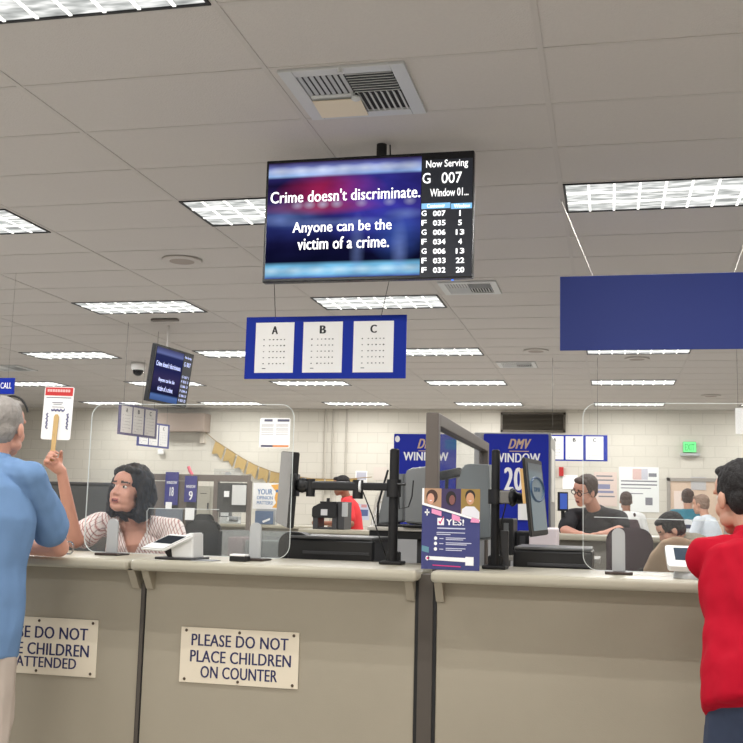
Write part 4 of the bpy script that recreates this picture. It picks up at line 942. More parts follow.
# soffit and grille on the block wall
p = P(160, 431, 15.0); q = P(204.5, 413, 15.0)
tag(MB().span((P(150, 431, 15.0).x, 15.0, p.z), (q.x, YB-.001, q.z), .01).build('brown_soffit', mat('brown soffit', (150, 134, 122), .7)), 'brown boxed beam high on the block wall behind the pennant string', 'beam')
a, b_ = P(500.5, 432, YB-.03), P(565.5, 412.5, YB-.03)
t = thing('wall_grille', 'long dark louvered grille high on the block wall', 'grille', ((a.x+b_.x)/2, YB-.02, a.z))
GRM = mat('bronze grille', (84, 78, 68), .5, .3)
for s0, s1 in (((a.x, a.z), (b_.x, a.z+.04)), ((a.x, b_.z-.04), (b_.x, b_.z)), ((a.x, a.z), (a.x+.04, b_.z)), ((b_.x-.04, a.z), (b_.x, b_.z))): MB().span((s0[0], YB-.04, s0[1]), (s1[0], YB-.001, s1[1])).build('frame', GRM, t)
b = MB(); n = 12
for k in range(n): b.box(((a.x+b_.x)/2, YB-.02, a.z+.04+(b_.z-a.z-.08)*(k+.5)/n), (b_.x-a.x-.08, .03, .006), Matrix.Rotation(math.radians(35), 3, 'X'))
b.build('slat', GRM, t); MB().span((a.x+.03, YB-.008, a.z+.03), (b_.x-.03, YB-.001, b_.z-.03)).build('backing', VDARK, t)
CON = mat('conduit', (178, 172, 160), .5)
for x, nm in ((323.5, 'leftmost of the three pipes'), (331.5, 'middle of the three pipes'), (345, 'rightmost of the three pipes')):
    a = P(x, 480, YB-.03); tag(MB().cyl((a.x, YB-.03, .1), (a.x, YB-.03, H), .018, n=10).build('wall_conduit', CON), 'thin vertical pipe on the block wall, '+nm, 'pipe', 'pipes on the block wall')
# exit sign, posters, door
t = thing('exit_sign', 'green lit EXIT sign on the block wall above the door', 'exit sign', P(689, 453, YB-.1))
b = MB(); rpx(b, 683, 441.5, 696.5, 452.5, YB-.12, .118, 0, .01); b.build('housing', mat('exit housing', (120, 190, 130), .5), t)
b = MB(); rpx(b, 683.6, 442.2, 696, 452, YB-.124, .003); b.build('lit_face', emis('exit green', (92, 205, 120), .8), t)
L = MB(); tpx(L, 'EXIT', 685, 444, 694.5, 450.5, YB-.125, .02); L.build('lettering', emis('exit letters', (40, 150, 70), .7), t)
p = P(689.5, 453.5, YB-.1); MB().span((p.x-.16, YB-.1, p.z-.04), (p.x+.18, YB-.001, p.z+.01), .004).build('base', LTGREY, t)
def wposter(x0, y0, x1, y1, name, label, bars, m_=PAPER, Y=None, extra=()):
    Y = YB-.012 if Y is None else Y; t = thing(name, label, 'poster', P((x0+x1)/2, y1, Y)); b = MB(); rpx(b, x0, y0, x1, y1, Y, .01); b.build('sheet', m_, t)
    L = MB()
    for bx0, by0, bx1, by1 in bars: rpx(L, x0+(x1-x0)*bx0, y0+(y1-y0)*by0, x0+(x1-x0)*bx1, y0+(y1-y0)*by1, Y-.002, .0015)
    if bars: L.build('text_print', GREYINK, t)
    else: L.bm.free()
    for nm, m2, r in extra:
        L = MB()
        for bx0, by0, bx1, by1 in r: rpx(L, x0+(x1-x0)*bx0, y0+(y1-y0)*by0, x0+(x1-x0)*bx1, y0+(y1-y0)*by1, Y-.002, .0015)
        L.build(nm, m2, t)
    return t
wposter(619, 467, 659, 512, 'wall_poster', 'large pale text poster on the block wall above the white backpack shirt', [(.05, .3, .95, .33), (.05, .38, .95, .41), (.05, .46, .8, .48), (.2, .58, .6, .6), (.66, .68, .84, .85), (.74, .14, .94, .22)], mat('cool paper', (226, 228, 226), .7), extra=[('photo_print', mat('washed print', (206, 176, 170), .7), [(.34, .04, .56, .28)]), ('photo_print', mat('washed print grey', (188, 188, 198), .7), [(.56, .04, .72, .28)])])
wposter(594, 472, 617, 506, 'notice_board', 'pinkish notice board crowded with small prints behind the black shirted man', [(.1, .1, .8, .14), (.1, .22, .85, .26), (.2, .7, .9, .74)], mat('pinkish board', (214, 194, 184), .7), extra=[('blue_print', mat('washed blue', (128, 130, 160), .7), [(.15, .36, .7, .5), (.1, .55, .85, .62)])])
wposter(562.5, 475, 577.5, 489, 'wall_paper_sheet', 'white sheet tacked on the block wall beside the black shirted man head', [], PAPER)
b = MB(); rpx(b, 559, 467, 563.5, 476, YB-.061, .06); tag(b.build('fire_alarm', mat('alarm red', (178, 40, 40), .4)), 'small red fire alarm box beside the WINDOW 20 sign', 'fire alarm')
t = thing('blue_monitor', 'small monitor with bright blue picture between the WINDOW 20 divider and the black shirted man', 'monitor', P(563, 511, 4.5))
b = MB(); rpx(b, 557.5, 492, 568, 511, 4.5, .03); b.build('housing', BLACK, t); b = MB(); rpx(b, 560, 493.5, 567.2, 509, 4.497, .002); b.build('display', emis('soft blue display', (48, 74, 150), .8), t)
b = MB(); rpx(b, 561, 511, 564.5, 533, 4.52, .03); b.build('stand', BLACK, t)
wposter(355.5, 471, 367, 482.5, 'wall_poster', 'small grey-topped notice on the block wall left of the left pole top', [], PAPER, extra=[('grey_print', mat('print lilac', (178, 178, 190), .7), [(.08, .1, .95, .75)])])
wposter(373.5, 467, 387, 480, 'wall_poster', 'faded pinkish notice on the block wall behind the left pole top', [], mat('faded print', (206, 196, 186), .7))
wposter(358, 504, 369, 520, 'wall_poster', 'blue and white poster low on the block wall right of the man in bright red', [], mat('poster lavender', (186, 190, 206), .7), Y=12.5, extra=[('blue_print', mat('poster steel blue', (84, 96, 140), .7), [(.1, .35, .9, .75)]), ('pink_lettering', mat('poster dusty rose', (196, 140, 140), .7), [(.3, .03, .8, .22)])])
Yd = YB-.04
dt = thing('door_1', 'tan door with papers taped on it, under the exit sign', 'door', P(690, 540, Yd)); dt.location.z = 0; BASE[dt] = dt.location.copy(); dt['kind'] = 'structure'
a, b_, zt = P(667, 500, Yd), P(727, 500, Yd), P(690, 478, Yd).z
FRM = mat('door frame grey', (150, 144, 136), .5); TAN = mat('tan door', (206, 182, 160), .6)
MB().span((a.x, Yd, 0), (a.x+.06, YB-.001, zt)).build('frame', FRM, dt); MB().span((b_.x-.06, Yd, 0), (b_.x, YB-.001, zt)).build('frame', FRM, dt); MB().span((a.x, Yd, zt-.06), (b_.x, YB-.001, zt)).build('frame', FRM, dt)
MB().span((a.x+.06, Yd+.02, .01), (b_.x-.06, YB-.001, zt-.06)).build('leaf', TAN, dt)
MB().cyl((a.x+.14, Yd+.02, 1.0), (a.x+.14, Yd-.04, 1.0), .025).build('knob', mat('brushed knob', (160, 160, 160), .3, .9), dt)
wposter(674, 491, 685, 509, 'paper_notice', 'pinkish paper taped on the tan door left of the teal shirt', [], mat('pinkish paper', (222, 206, 196), .7), Y=Yd+.012)
wposter(691, 477, 706, 490, 'paper_notice', 'grey paper sheet taped high on the tan door', [], mat('grey paper', (186, 184, 184), .7), Y=Yd+.012)
# notice taped on the left clear barrier
YN = YBAR-.004
t = thing('barrier_notice', 'small white notice with orange footer taped to the left clear barrier', 'notice', P(274, 448, YN))
c = (P(259.5, 448, YN)+P(290, 418, YN))/2; w, h = P(290, 433, YN).x-P(259.5, 433, YN).x, P(274, 418, YN).z-P(274, 448, YN).z
MB().prism(rrect(w, h, .008, c, X, Z, 4), V((0, -.0008, 0))).build('sheet', PAPER, t)
def bars(name, m_, rs):
    L = MB()
    for u0, v0, u1, v1 in rs: L.span((c.x+w*(u0-.5), YN-.0012, c.z+h*(v0-.5)), (c.x+w*(u1-.5), YN-.0008, c.z+h*(v1-.5)))
    L.build(name, m_, t)
bars('header_lettering', mat('slate print', (92, 92, 112), .6), [(.15, .88, .42, .96), (.58, .88, .97, .96), (.06, .03, .45, .1)])
bars('orange_footer', mat('footer orange', (222, 150, 100), .6), [(.45, .03, .97, .1)])
bars('text_print', mat('pale grey print', (176, 174, 176), .7), [(.06, v, .46, v+.015) for v in (.78, .74, .7, .64, .6, .56, .5, .44)]+[(.54, v, .94, v+.015) for v in (.78, .74, .7, .64, .6, .56, .5, .44)])
# pennant string
t = thing('pennant_string', 'string of gold burlap pennants hung across the room behind the woman', 'banner', P(270, 480, YB-.06))
Yp_ = YB-.06
key = [(204, 431), (215, 440.5), (228, 449), (242, 458), (256, 465.5), (272, 471.5), (290, 475.5), (312, 478.5), (340, 479.5), (372, 477)]
def kp(s):
    s = max(0, min(len(key)-1.0001, s)); i = int(s); f_ = s-i; return V((key[i][0]+(key[i+1][0]-key[i][0])*f_, key[i][1]+(key[i+1][1]-key[i][1])*f_, 0))
MB().tube([P(kp(k*.25).x, kp(k*.25).y, Yp_) for k in range(37)], .008, 6).build('string', mat('jute string', (150, 128, 92), .8), t)
BUR = mat('gold burlap', (176, 148, 92), .85, noise_amt=.12, noise_scale=60)
xs = 215.5; k = 0
while xs < 352:
    wq = 10.2
    def yat(x):
        for (x0, y0), (x1, y1) in zip(key, key[1:]):
            if x0 <= x <= x1: return y0+(y1-y0)*(x-x0)/(x1-x0)
    ya, yb = yat(xs), yat(xs+wq*.92); sl = (yb-ya)/wq; hh = 13 if xs < 300 else 10
    pts = [(xs, ya), (xs+wq*.92, yb), (xs+wq*.92-sl*hh*.5, yb+hh), (xs+wq*.46-sl*hh*.4, (ya+yb)/2+hh*.74), (xs-sl*hh*.5, ya+hh)]
    dy = .03*math.sin(k*1.7)
    MB().prism([P(x, y, Yp_+dy*(q_ > 1)) for q_, (x, y) in enumerate(pts)], V((0, .006, 0))).build('pennant', BUR, t); xs += wq*1.08; k += 1
p = P(190, 471, 8.92); tag(MB().tube([P(188.5, 466.5, 8.92), P(190, 471, 8.92), P(193, 476, 8.92)], .022, 6).build('pink_ribbon', mat('pink ribbon', (226, 110, 126), .6)), 'small pink ribbon above the sign reading WINDOW 9', 'ribbon')
p = P(203, 437, 14.9); tag(MB().box(P(203, 436, YB-.05), (.1, .1, .3), None, .01).build('wall_sensor', mat('beige sensor', (190, 180, 166), .5)), 'small beige box on the block wall where the pennant string starts', 'sensor')
tag(MB().box(P(161, 452, YB-.05), (.12, .1, .1), None, .02).build('wall_camera', WHITE), 'tiny white camera on the block wall below the white-paged board', 'security camera')
# card on a stick
YCd = .42
t = thing('stick_card', 'white rounded card with red header on a wooden stick held up by the woman', 'card', P(55, 470, YCd))
ct, cb_ = P(59.5, 386, YCd), P(54, 440, YCd)
uz = (P(60.5, 387, YCd)-P(54.8, 440, YCd)); hC = P(57, 386.5, YCd).z-P(57, 439.5, YCd).z
ang = math.atan2(P(45.3, 386, YCd).x-P(40.5, 437, YCd).x, hC); R_ = Matrix.Rotation(ang, 3, 'Y')
cX, cZ = R_ @ X, R_ @ Z; wC = (P(73, 415, YCd)-P(44, 412, YCd)).length
cc = (P(45.4, 386, YCd)+P(73.6, 388.5, YCd)+P(70.3, 441, YCd)+P(40.6, 437.5, YCd))/4
MB().prism(rrect(wC, hC, .012, cc, cX, cZ, 5), Yv*.004).build('card', PAPER, t)
def cq(mb, u0, v0, u1, v1, mi=0): mb.prism([cc+cX*wC*(u-.5)+cZ*hC*(v-.5)-Yv*.0005 for u, v in ((u0, v0), (u1, v0), (u1, v1), (u0, v1))], V((0, -.0006, 0)), mi); return mb
cq(MB(), .03, .83, .97, .985).build('red_header', mat('card red', (202, 52, 52), .5), t)
b = MB(); 
for k in range(9): b.prism([cc+cX*wC*(.1+k*.088+du*.07-.5)+cZ*hC*(v-.5)-Yv*.0012 for du, v in ((0, .9), (1, .9), (1, .95), (0, .95))], V((0, -.0005, 0)))
b.build('header_lettering', mat('pale red print', (236, 190, 186), .6), t)
b = MB(); cq(b, .08, .785, .93, .8); cq(b, .3, .69, .66, .705); cq(b, .34, .66, .62, .67); cq(b, .3, .61, .7, .62); b.build('small_print', GREYINK, t)
b = MB(); 
for bx, by, n_, vert in ((.28, .555, 9, 0), (.16, .2, 9, 1), (.86, .2, 9, 1)):
    pts = []
    for k in range(n_*4):
        s = k/(n_*4-1); wv = .022*math.sin(k*1.9)+.012*math.sin(k*.7+bx*9)
        u, v = (bx+s*.46, by+wv) if not vert else (bx+wv*1.6, by+s*.3)
        pts.append(cc+cX*wC*(u-.5)+cZ*hC*(v-.5)-Yv*.0012)
    b.tube(pts, .0016, 5)
b.build('handwriting', mat('blue pen', (56, 58, 130), .6), t)
stA, stB = cc+cX*wC*.0+cZ*hC*(.43-.5)-Yv*.004, cc+cX*wC*-.02-cZ*hC*.9-Yv*.004
ax = (stA-stB).normalized(); sx_ = ax.cross(Yv).normalized()
MB().prism([stB-sx_*.011, stB+sx_*.011, stA+sx_*.013, stA+ax*.012+sx_*.006, stA+ax*.012-sx_*.006, stA-sx_*.013], V((0, -.004, 0))).build('stick', WOOD, t)
STICK = (stA, stB, ax)

# ------------------------------------------------------------------ people
def remesh(mb, vox, sm=2, amp=0, freq=(9, 9, 5), seed=0., infl=0):
    me = mb.mesh('tmp', [], False); o = bpy.data.objects.new('tmp', me); COL.objects.link(o)
    r = o.modifiers.new('r', 'REMESH'); r.mode = 'VOXEL'; r.voxel_size = vox; r.adaptivity = 0
    if sm: s_ = o.modifiers.new('s', 'SMOOTH'); s_.iterations = sm; s_.factor = .5
    dg = bpy.context.evaluated_depsgraph_get(); dg.update(); out = bpy.data.meshes.new_from_object(o.evaluated_get(dg))
    bpy.data.objects.remove(o); bpy.data.meshes.remove(me)
    if amp:
        ns = [v.normal.copy() for v in out.vertices]
        for v, n in zip(out.vertices, ns):
            q = V((v.co.x*freq[0]+seed, v.co.y*freq[1]-seed, v.co.z*freq[2]+.6*v.co.x*freq[0]))
            w_ = noise.noise(q)+.5*noise.noise(q*2.3)
            v.co += n*(amp*(w_-.3*abs(w_))+infl)
    for p in out.polygons: p.use_smooth = True
    return out
def finish(me, name, mats, parent, fn=None):
    for q in (mats if isinstance(mats, (list, tuple)) else [mats]): me.materials.append(q)
    if fn:
        for p in me.polygons: p.material_index = fn(p.center, p.normal)
    return link(name, me, parent)
def basis(fwd, up=Z, tilt=0):
    f = V(fwd).normalized(); r = f.cross(up).normalized(); u = r.cross(f)
    if tilt:
        q = Quaternion(f, tilt); r, u = q @ r, q @ u
    return Matrix((r, f, u)).transposed()          # columns: right, forward, up
def head_prims(b, c, R, s=1., fem=False):
    t = lambda x, y, z: V(c)+R @ (V((x, y, z))*s)
    e = lambda x, y, z, rx, ry, rz, sub=3: b.ell(t(x, y, z), (rx*s, ry*s, rz*s), R, sub)
    e(0, -.016, .035, .074, .094, .084); e(0, .028, -.028, .061, .066, .082); e(0, .058, -.092, .03, .03, .024)
    e(0, .05, .05, .058, .045, .05)
    for k in (-1, 1):
        if fem: e(k*.03, .045, -.055, .032, .034, .034); e(k*.03, .03, -.085, .03, .04, .024)
        e(k*.036, .054, -.03, .025, .028, .032); e(k*.044, .018, -.068, .02, .04, .026)
        e(k*.079, -.008, -.008, .010, .021, .032); b.cap(t(k*.012, .086, .03), t(k*.05, .073, .03), (.007 if fem else .010)*s, (.006 if fem else .009)*s)
        e(k*.011, .095, -.028, .009, .010, .008)
    b.cap(t(0, .086, .018), t(0, .097 if fem else .101, -.022), .008*s, (.0105 if fem else .0115)*s)
    b.cap(t(-.018, .088, -.058), t(.018, .088, -.058), .0075*s); b.cap(t(-.014, .087, -.069), t(.014, .087, -.069), .0085*s)
    e(0, .075, -.06, .03, .018, .022)
def head_fn(c, R, s=1., brow=1, lip=2):
    Ri = R.transposed()
    def fn(p, n):
        q = (Ri @ (V(p)-V(c)))/s
        if q.length < .16 and q.y > .06:
            if abs(q.x) < .015 and -.0665 < q.z < -.0605 and q.y > .08: return 3
            if abs(q.x) < .022 and -.074 < q.z < -.053 and q.y > .082: return lip
            if .012 < abs(q.x) < .052 and .03 < q.z < .041: return brow
        return 0
    return fn
def eyes(c, R, parent, s=1.):
    for k in (-1, 1):
        p = V(c)+R @ (V((k*.031, .0745, .012))*s); b = MB(); b.ell(p, (.0125*s, .0115*s, .0085*s), R, 3)
        me = b.mesh('eye', [mat('eye white', (226, 220, 214), .3), mat('dark iris', (44, 30, 24), .2)], True); Ri = R.transposed()
        for pl in me.polygons:
            q = Ri @ (V(pl.center)-p); pl.material_index = 1 if (q.x*q.x+q.z*q.z) < (.0072*s)**2 and q.y > 0 else 0
        link('eye', me, parent)
def hand_prims(b, wr, d, palm_n, s=1., curl=.5, side=1):
    d = d.normalized(); n = (palm_n-d*palm_n.dot(d)).normalized(); l = d.cross(n)*side
    b.cap(wr, wr+d*.03*s, .026*s, .027*s)
    for k in range(4): b.cap(wr+d*.02*s+l*(k-1.5)*.012*s, wr+d*.088*s+l*(k-1.5)*.0185*s, .014*s, .0105*s, 10)
    for k, ln in enumerate((.066, .076, .072, .056)):
        p = wr+d*.088*s+l*(k-1.5)*.0195*s; a = 0
        for j, fr in enumerate((.45, .32, .23)):
            a += curl*(.75, .95, .7)[j]; q = p+(d*math.cos(a)+n*math.sin(a))*ln*fr*s; b.cap(p, q, (.0095-.001*j)*s, (.0087-.001*j)*s, 10); p = q
    p = wr+d*.025*s-l*.022*s; q = p+(d*.6-l*.6+n*.4).normalized()*.04*s; b.cap(p, q, .013*s, .0105*s, 10); b.cap(q, q+(d*.75-l*.1+n*.75*curl).normalized()*.034*s, .010*s, .0085*s, 10)
def stand(x, y, yaw, h=1.7, lean=0., zoff=0):
    k = h/1.72; f = V((math.sin(yaw), math.cos(yaw), 0)); r = V((math.cos(yaw), -math.sin(yaw), 0)); o = V((x, y, zoff)); J = {'f': f, 'r': r, 'k': k}
    J['pelvis'] = o+Z*.92*k-f*lean*.3; J['neck'] = o+Z*(1.43*k-lean*.22)+f*lean*.55; J['head'] = J['neck']+Z*.155*k+f*(.035+lean*.12); J['hR'] = basis(f-Z*.1)
    for n_, sg in (('R', 1), ('L', -1)):
        J['sh'+n_] = J['neck']+r*sg*.185*k-Z*.055*k; J['el'+n_] = J['sh'+n_]+r*sg*.07*k-Z*.27*k+f*.02; J['wr'+n_] = J['el'+n_]-Z*.22*k+f*.1*k-r*sg*.02
        J['hip'+n_] = J['pelvis']+r*sg*.09*k-Z*.03; J['kn'+n_] = o+r*sg*.1*k+Z*.48*k+f*.02; J['an'+n_] = o+r*sg*.11*k+Z*.09*k
    return J
def person(name, label, J, shirt, trousers, hair, skin=SKIN, vox=.006, sleeve=.55, hem=.12, fem=False, amp=.004, girth=1., hs=1., seed=1., neckhole=None, curl=.45, hands=True, sleeve_w=1., headfn=True):
    k, f, r = J['k'], J['f'], J['r']; pel, nk = J['pelvis'], J['neck']; sp = (nk-pel).normalized()
    ff = (f-sp*f.dot(sp)).normalized(); rr = (r-sp*r.dot(sp)).normalized(); L = (nk-pel).length
    t = thing(name, label, 'person', (pel.x, pel.y, 0))
    b = MB(); head_prims(b, J['head'], J['hR'], k*hs, fem)
    b.cap(nk-sp*.02, J['head']+J['hR'] @ V((0, -.03, -.05))*k, .058*k, .052*k)
    tw = lambda s_, g: [(pel-sp*.12*k, .145*s_*k*g, .105*s_*k*g), (pel-sp*.02, .160*s_*k*g, .12*s_*k*g), (pel+sp*L*.3, .157*s_*k*g, .114*s_*k*g), (pel+sp*L*.62, .168*s_*k*g, .122*s_*k*g), (pel+sp*L*.82, .165*s_*k, .108*s_*k*g), (nk-sp*.035, .105*s_*k, .075*s_*k), (nk+sp*.012, .06*s_*k, .058*s_*k)]
    sb = tw(.92, girth); sb[0] = (sb[0][0], sb[0][1]*.75, sb[0][2]*.65); sb[1] = (sb[1][0], sb[1][1]*.92, sb[1][2]*.85)
    b.loft(sb, rr, ff, 28)
    for q in 'RL':
        b.cap(nk-sp*.045, J['sh'+q], .05*k, .05*k); b.cap(J['sh'+q], J['el'+q], .05*k, .04*k); b.cap(J['el'+q], J['wr'+q], .041*k, .027*k)
        b.cap(J['hip'+q], J['kn'+q], .082*k, .056*k); b.cap(J['kn'+q], J['an'+q], .054*k, .036*k)
        if hands:
            d = J.get('hd'+q) or (J['wr'+q]-J['el'+q]); n = J.get('hn'+q) or -r*(1 if q == 'R' else -1)
            hand_prims(b, J['wr'+q], d, n, k*J.get('hs', .95), J.get('hc'+q, curl), -1 if q == 'R' else 1)
        b.cap(J['an'+q], J['an'+q]+f*.1-Z*.03*k, .036*k, .03*k)
    finish(remesh(b, vox, 3), 'body', [skin, BROW, LIP, mat('mouth gap', (70, 34, 34), .6)], t, head_fn(J['head'], J['hR'], k*hs))
    if vox <= .006: eyes(J['head'], J['hR'], t, k*hs)
    # shirt
    b = MB(); secs = tw(1.06, girth); c0, rx, ry = secs[0]; secs[0] = (pel-sp*hem, rx*1.16, ry*1.24); secs[1] = (secs[1][0], secs[1][1]*1.06, secs[1][2]*1.06)
    secs[-1] = (secs[-1][0]+sp*.0, .068*k, .066*k)
    b.loft(secs, rr, ff, 36)
    for q in 'RL':
        b.cap(nk-sp*.04, J['sh'+q], .060*k, .060*k); e = J['sh'+q].lerp(J['el'+q], min(1, sleeve*1.0)); b.cap(J['sh'+q], e, .060*k, .060*k*sleeve_w)
        if sleeve > 1: b.cap(J['el'+q], J['el'+q].lerp(J['wr'+q], sleeve-1), .054*k, .04*k)
    me = remesh(b, vox, 16 if vox < .006 else 6, amp, seed=seed, infl=.009)
    if neckhole:
        bm = bmesh.new(); bm.from_mesh(me); bmesh.ops.delete(bm, geom=[f_ for f_ in bm.faces if neckhole(f_.calc_center_median())], context='FACES'); bm.to_mesh(me); bm.free()
    sh = finish(me, 'shirt', shirt, t); J['shirt'] = sh
    b = MB(); b.loft([(pel+sp*.05, .16*k*girth, .118*k*girth), (pel-Z*.04, .172*k*girth, .13*k*girth), (pel-Z*.13*k, .15*k*girth, .12*k*girth)], r, f, 28)
    for q in 'RL': b.cap(J['hip'+q], J['kn'+q], .094*k, .088*k); b.cap(J['kn'+q], J['an'+q]+Z*.03, .084*k, .07*k)
    finish(remesh(b, max(vox, .007), 3, amp, seed=seed+3), 'trousers', trousers, t)
    for q in 'RL':
        a = J['an'+q]; g = V((a.x, a.y, J.get('floor', 0)+.042*k)); b = MB().cap(g-f*.05, g+f*.13, .042*k, .036*k); finish(remesh(b, .008, 2), 'shoe', BLACK, t)
    if hair: hair(J, t, k*hs)
    return t
def hair_short(m_, back=-.095, thick=1., vox=.005, amp=.006, seed=2., low=-.06):
    def fn(J, t, s):
        c, R = J['head'], J['hR']; b = MB(); T = lambda x, y, z: V(c)+R @ (V((x, y, z))*s)
        b.ell(T(0, -.026, .05), (.081*s*thick, .096*s*thick, .086*s*thick), R, 3); b.ell(T(0, -.05, low+.055), (.074*s*thick, .062*s*thick, .07*s), R, 3)
        for k in (-1, 1): b.ell(T(k*.066, -.01, .028), (.016*s, .04*s, .05*s), R, 2)
        b.ell(T(0, .045, .098), (.058*s, .04*s, .026*s), R, 3)
        finish(remesh(b, vox, 2, amp, (70, 70, 45), seed), 'hair', m_, t)
    return fn
HBLK = mat('black hair', (20, 16, 16), .7, bump=.4, bump_scale=220); HGRY = mat('grey white hair', (148, 142, 136), .6, noise_amt=.22, noise_scale=55, bump=.5, bump_scale=200); HBRN = mat('brown hair', (70, 52, 44), .6, bump=.3, bump_scale=160)

# --- man in blue shirt, leaning on the counter at the left
BSH = mat('light blue shirt cloth', (108, 138, 176), .85, noise_amt=.04, noise_scale=7, bump=.5, bump_scale=9, spec=.2)
yaw = math.radians(0); f = V((math.sin(yaw), math.cos(yaw), 0)); r = V((math.cos(yaw), -math.sin(yaw), 0))
J = stand(0, 0, yaw, 1.72); J['f'], J['r'] = f, r
J['pelvis'] = P(-31, 610, -.46); J['neck'] = P(-9, 461, -.42); J['head'] = P(4, 428.5, -.37); J['hR'] = basis(V((math.sin(-.06), math.cos(-.06), .05)))
J['shR'] = J['neck']+r*.175-Z*.06; J['shL'] = J['neck']-r*.18-Z*.055
J['elR'] = P(59, 553, -.15); J['elR'].z = 1.116; J['wrR'] = P(4, 555, -.10); J['wrR'].z = 1.108; J['hdR'] = V((-.8, .5, .05)); J['hnR'] = V((0, 0, -1))
J['elL'] = P(-78, 545, -.05); J['elL'].z = 1.128; J['wrL'] = J['elL']+V((.2, .12, -.02)); J['hdL'] = V((.8, .5, 0)); J['hnL'] = V((0, 0, -1))
for q, sg in (('R', 1), ('L', -1)):
    J['hip'+q] = J['pelvis']+r*sg*.09-Z*.03; J['hip'+q] += r*sg*.02; J['kn'+q] = V((J['pelvis'].x, J['pelvis'].y, .46))+r*sg*.125+f*.02; J['an'+q] = V((J['pelvis'].x, J['pelvis'].y, .09))+r*sg*.11-f*.02
t = person('person', 'man with grey hair in a light blue shirt leaning on the counter, seen from behind', J, BSH, mat('pale pinkish chinos', (192, 178, 166), .8, noise_amt=.04), hair_short(HGRY, amp=.003), SKINR, .005, .70, .165, amp=.013, girth=1.2, seed=4., sleeve_w=1.25)
c, R = J['head'], J['hR']; T = lambda x, y, z: c+R @ V((x, y, z))
b = MB().tube([T(.086*math.cos(a), .035+.02*math.sin(a), .03+.108*math.sin(a)) for a in [math.pi*(.12+.76*k/16) for k in range(17)]], .0045, 8); b.build('head_band', BLACK, t)
b = MB().lathe(J['neck']+V((0, .005, 0)), [(.09, -.012), (.082, .012), (.071, .03), (.066, .031), (.062, .02)], 32, axis=V((0, .12, 1)).normalized()); b.build('collar', BSH, t, True)

# --- man in red polo at the right
RED = mat('crimson polo cloth', (170, 10, 36), .85, noise_amt=.04, noise_scale=6, bump=.45, bump_scale=8, spec=.15)
yaw = math.radians(-14); f = V((math.sin(yaw), math.cos(yaw), 0)); r = V((math.cos(yaw), -math.sin(yaw), 0))
J = stand(0, 0, yaw, 1.7); J['f'], J['r'] = f, r
J['pelvis'] = P(768, 672, -.80); J['neck'] = P(759, 541, -.60); J['head'] = P(741, 499, -.53); J['hR'] = basis(V((math.sin(-.47), math.cos(-.47), -.1)))
J['shL'] = J['neck']-r*.165-Z*.06+f*.02; J['shR'] = J['neck']+r*.175-Z*.065
J['elL'] = P(718, 578, -.2); J['elL'].z = 1.125; J['wrL'] = J['elL']+V((.14, .16, -.02)); J['hdL'] = V((.7, .6, 0)); J['hnL'] = V((0, 0, -1))
J['elR'] = J['shR']+V((.1, .36, -.08)); J['elR'].z = 1.125; J['wrR'] = J['elR']+V((-.14, .16, -.02)); J['hdR'] = V((-.7, .6, 0)); J['hnR'] = V((0, 0, -1))
for q, sg in (('R', 1), ('L', -1)):
    J['hip'+q] = J['pelvis']+r*sg*.09-Z*.03; J['kn'+q] = V((J['pelvis'].x, J['pelvis'].y, .43))+r*sg*.1+f*.05; J['an'+q] = V((J['pelvis'].x, J['pelvis'].y, .09))+r*sg*.11
t = person('person', 'man with black hair in a crimson polo leaning over the counter, seen from behind', J, RED, mat('dark blue jeans', (46, 56, 78), .85, noise_amt=.15, noise_scale=30), hair_short(HBLK, thick=1.02, amp=.0045, seed=9), SKIN, .005, .85, .125, amp=.013, girth=1.08, seed=7., sleeve_w=1.05)
nk = J['neck']; b = MB().lathe(nk+V((0, .01, 0)), [(.088, -.012), (.08, .02), (.07, .046), (.064, .047), (.062, .03)], 32, axis=V((-.03, .16, 1)).normalized()); b.build('collar', RED, t, True)

# --- woman behind the counter
def blouse_mat():
    m = mat('striped blouse cloth', (226, 208, 202), .75); nt = m.node_tree; b = nt.nodes['Principled BSDF']; tc = nt.nodes.new('ShaderNodeTexCoord')
    def wave(rot, sc, dist):
        mp = nt.nodes.new('ShaderNodeMapping'); mp.inputs['Rotation'].default_value = rot; w = nt.nodes.new('ShaderNodeTexWave'); w.inputs['Scale'].default_value = sc; w.inputs['Distortion'].default_value = dist; w.inputs['Detail Scale'].default_value = 3
        nt.links.new(tc.outputs['Object'], mp.inputs[0]); nt.links.new(mp.outputs[0], w.inputs['Vector']); return w.outputs['Fac']
    c1 = ramp(nt, [(0, (176, 126, 120)), (.16, (218, 186, 180)), (.4, (236, 222, 216)), (1, (240, 230, 226))], wave((0, .5, 0), 24, 1.5))
    c2 = ramp(nt, [(0, (120, 92, 92)), (.04, (150, 120, 118)), (.08, (255, 255, 255)), (1, (255, 255, 255))], wave((0, -.35, 0), 13, 1.0))
    mx = nt.nodes.new('ShaderNodeMixRGB'); mx.blend_type = 'MULTIPLY'; mx.inputs[0].default_value = .55; nt.links.new(c1, mx.inputs[1]); nt.links.new(c2, mx.inputs[2]); nt.links.new(mx.outputs[0], b.inputs['Base Color']); return m
yaw = math.radians(164); f = V((math.sin(yaw), math.cos(yaw), 0)); r = V((math.cos(yaw), -math.sin(yaw), 0))
J = stand(0, 0, yaw, 1.62); J['f'], J['r'] = f, r
J['head'] = P(128, 491.5, .76); J['neck'] = P(136, 520, .86); J['pelvis'] = V((J['neck'].x+.03, 1.08, .80))
hy = math.radians(191); J['hR'] = basis(V((math.sin(hy), math.cos(hy), .16)), Z, math.radians(-5))
J['shR'] = P(99, 524, .83); J['shL'] = P(172, 530, .87)
J['hdR'] = V((-.4, -.62, .55)).normalized(); J['hnR'] = V((.85, -.4, .17)); J['hcR'] = 1.15; J['hs'] = 1.1
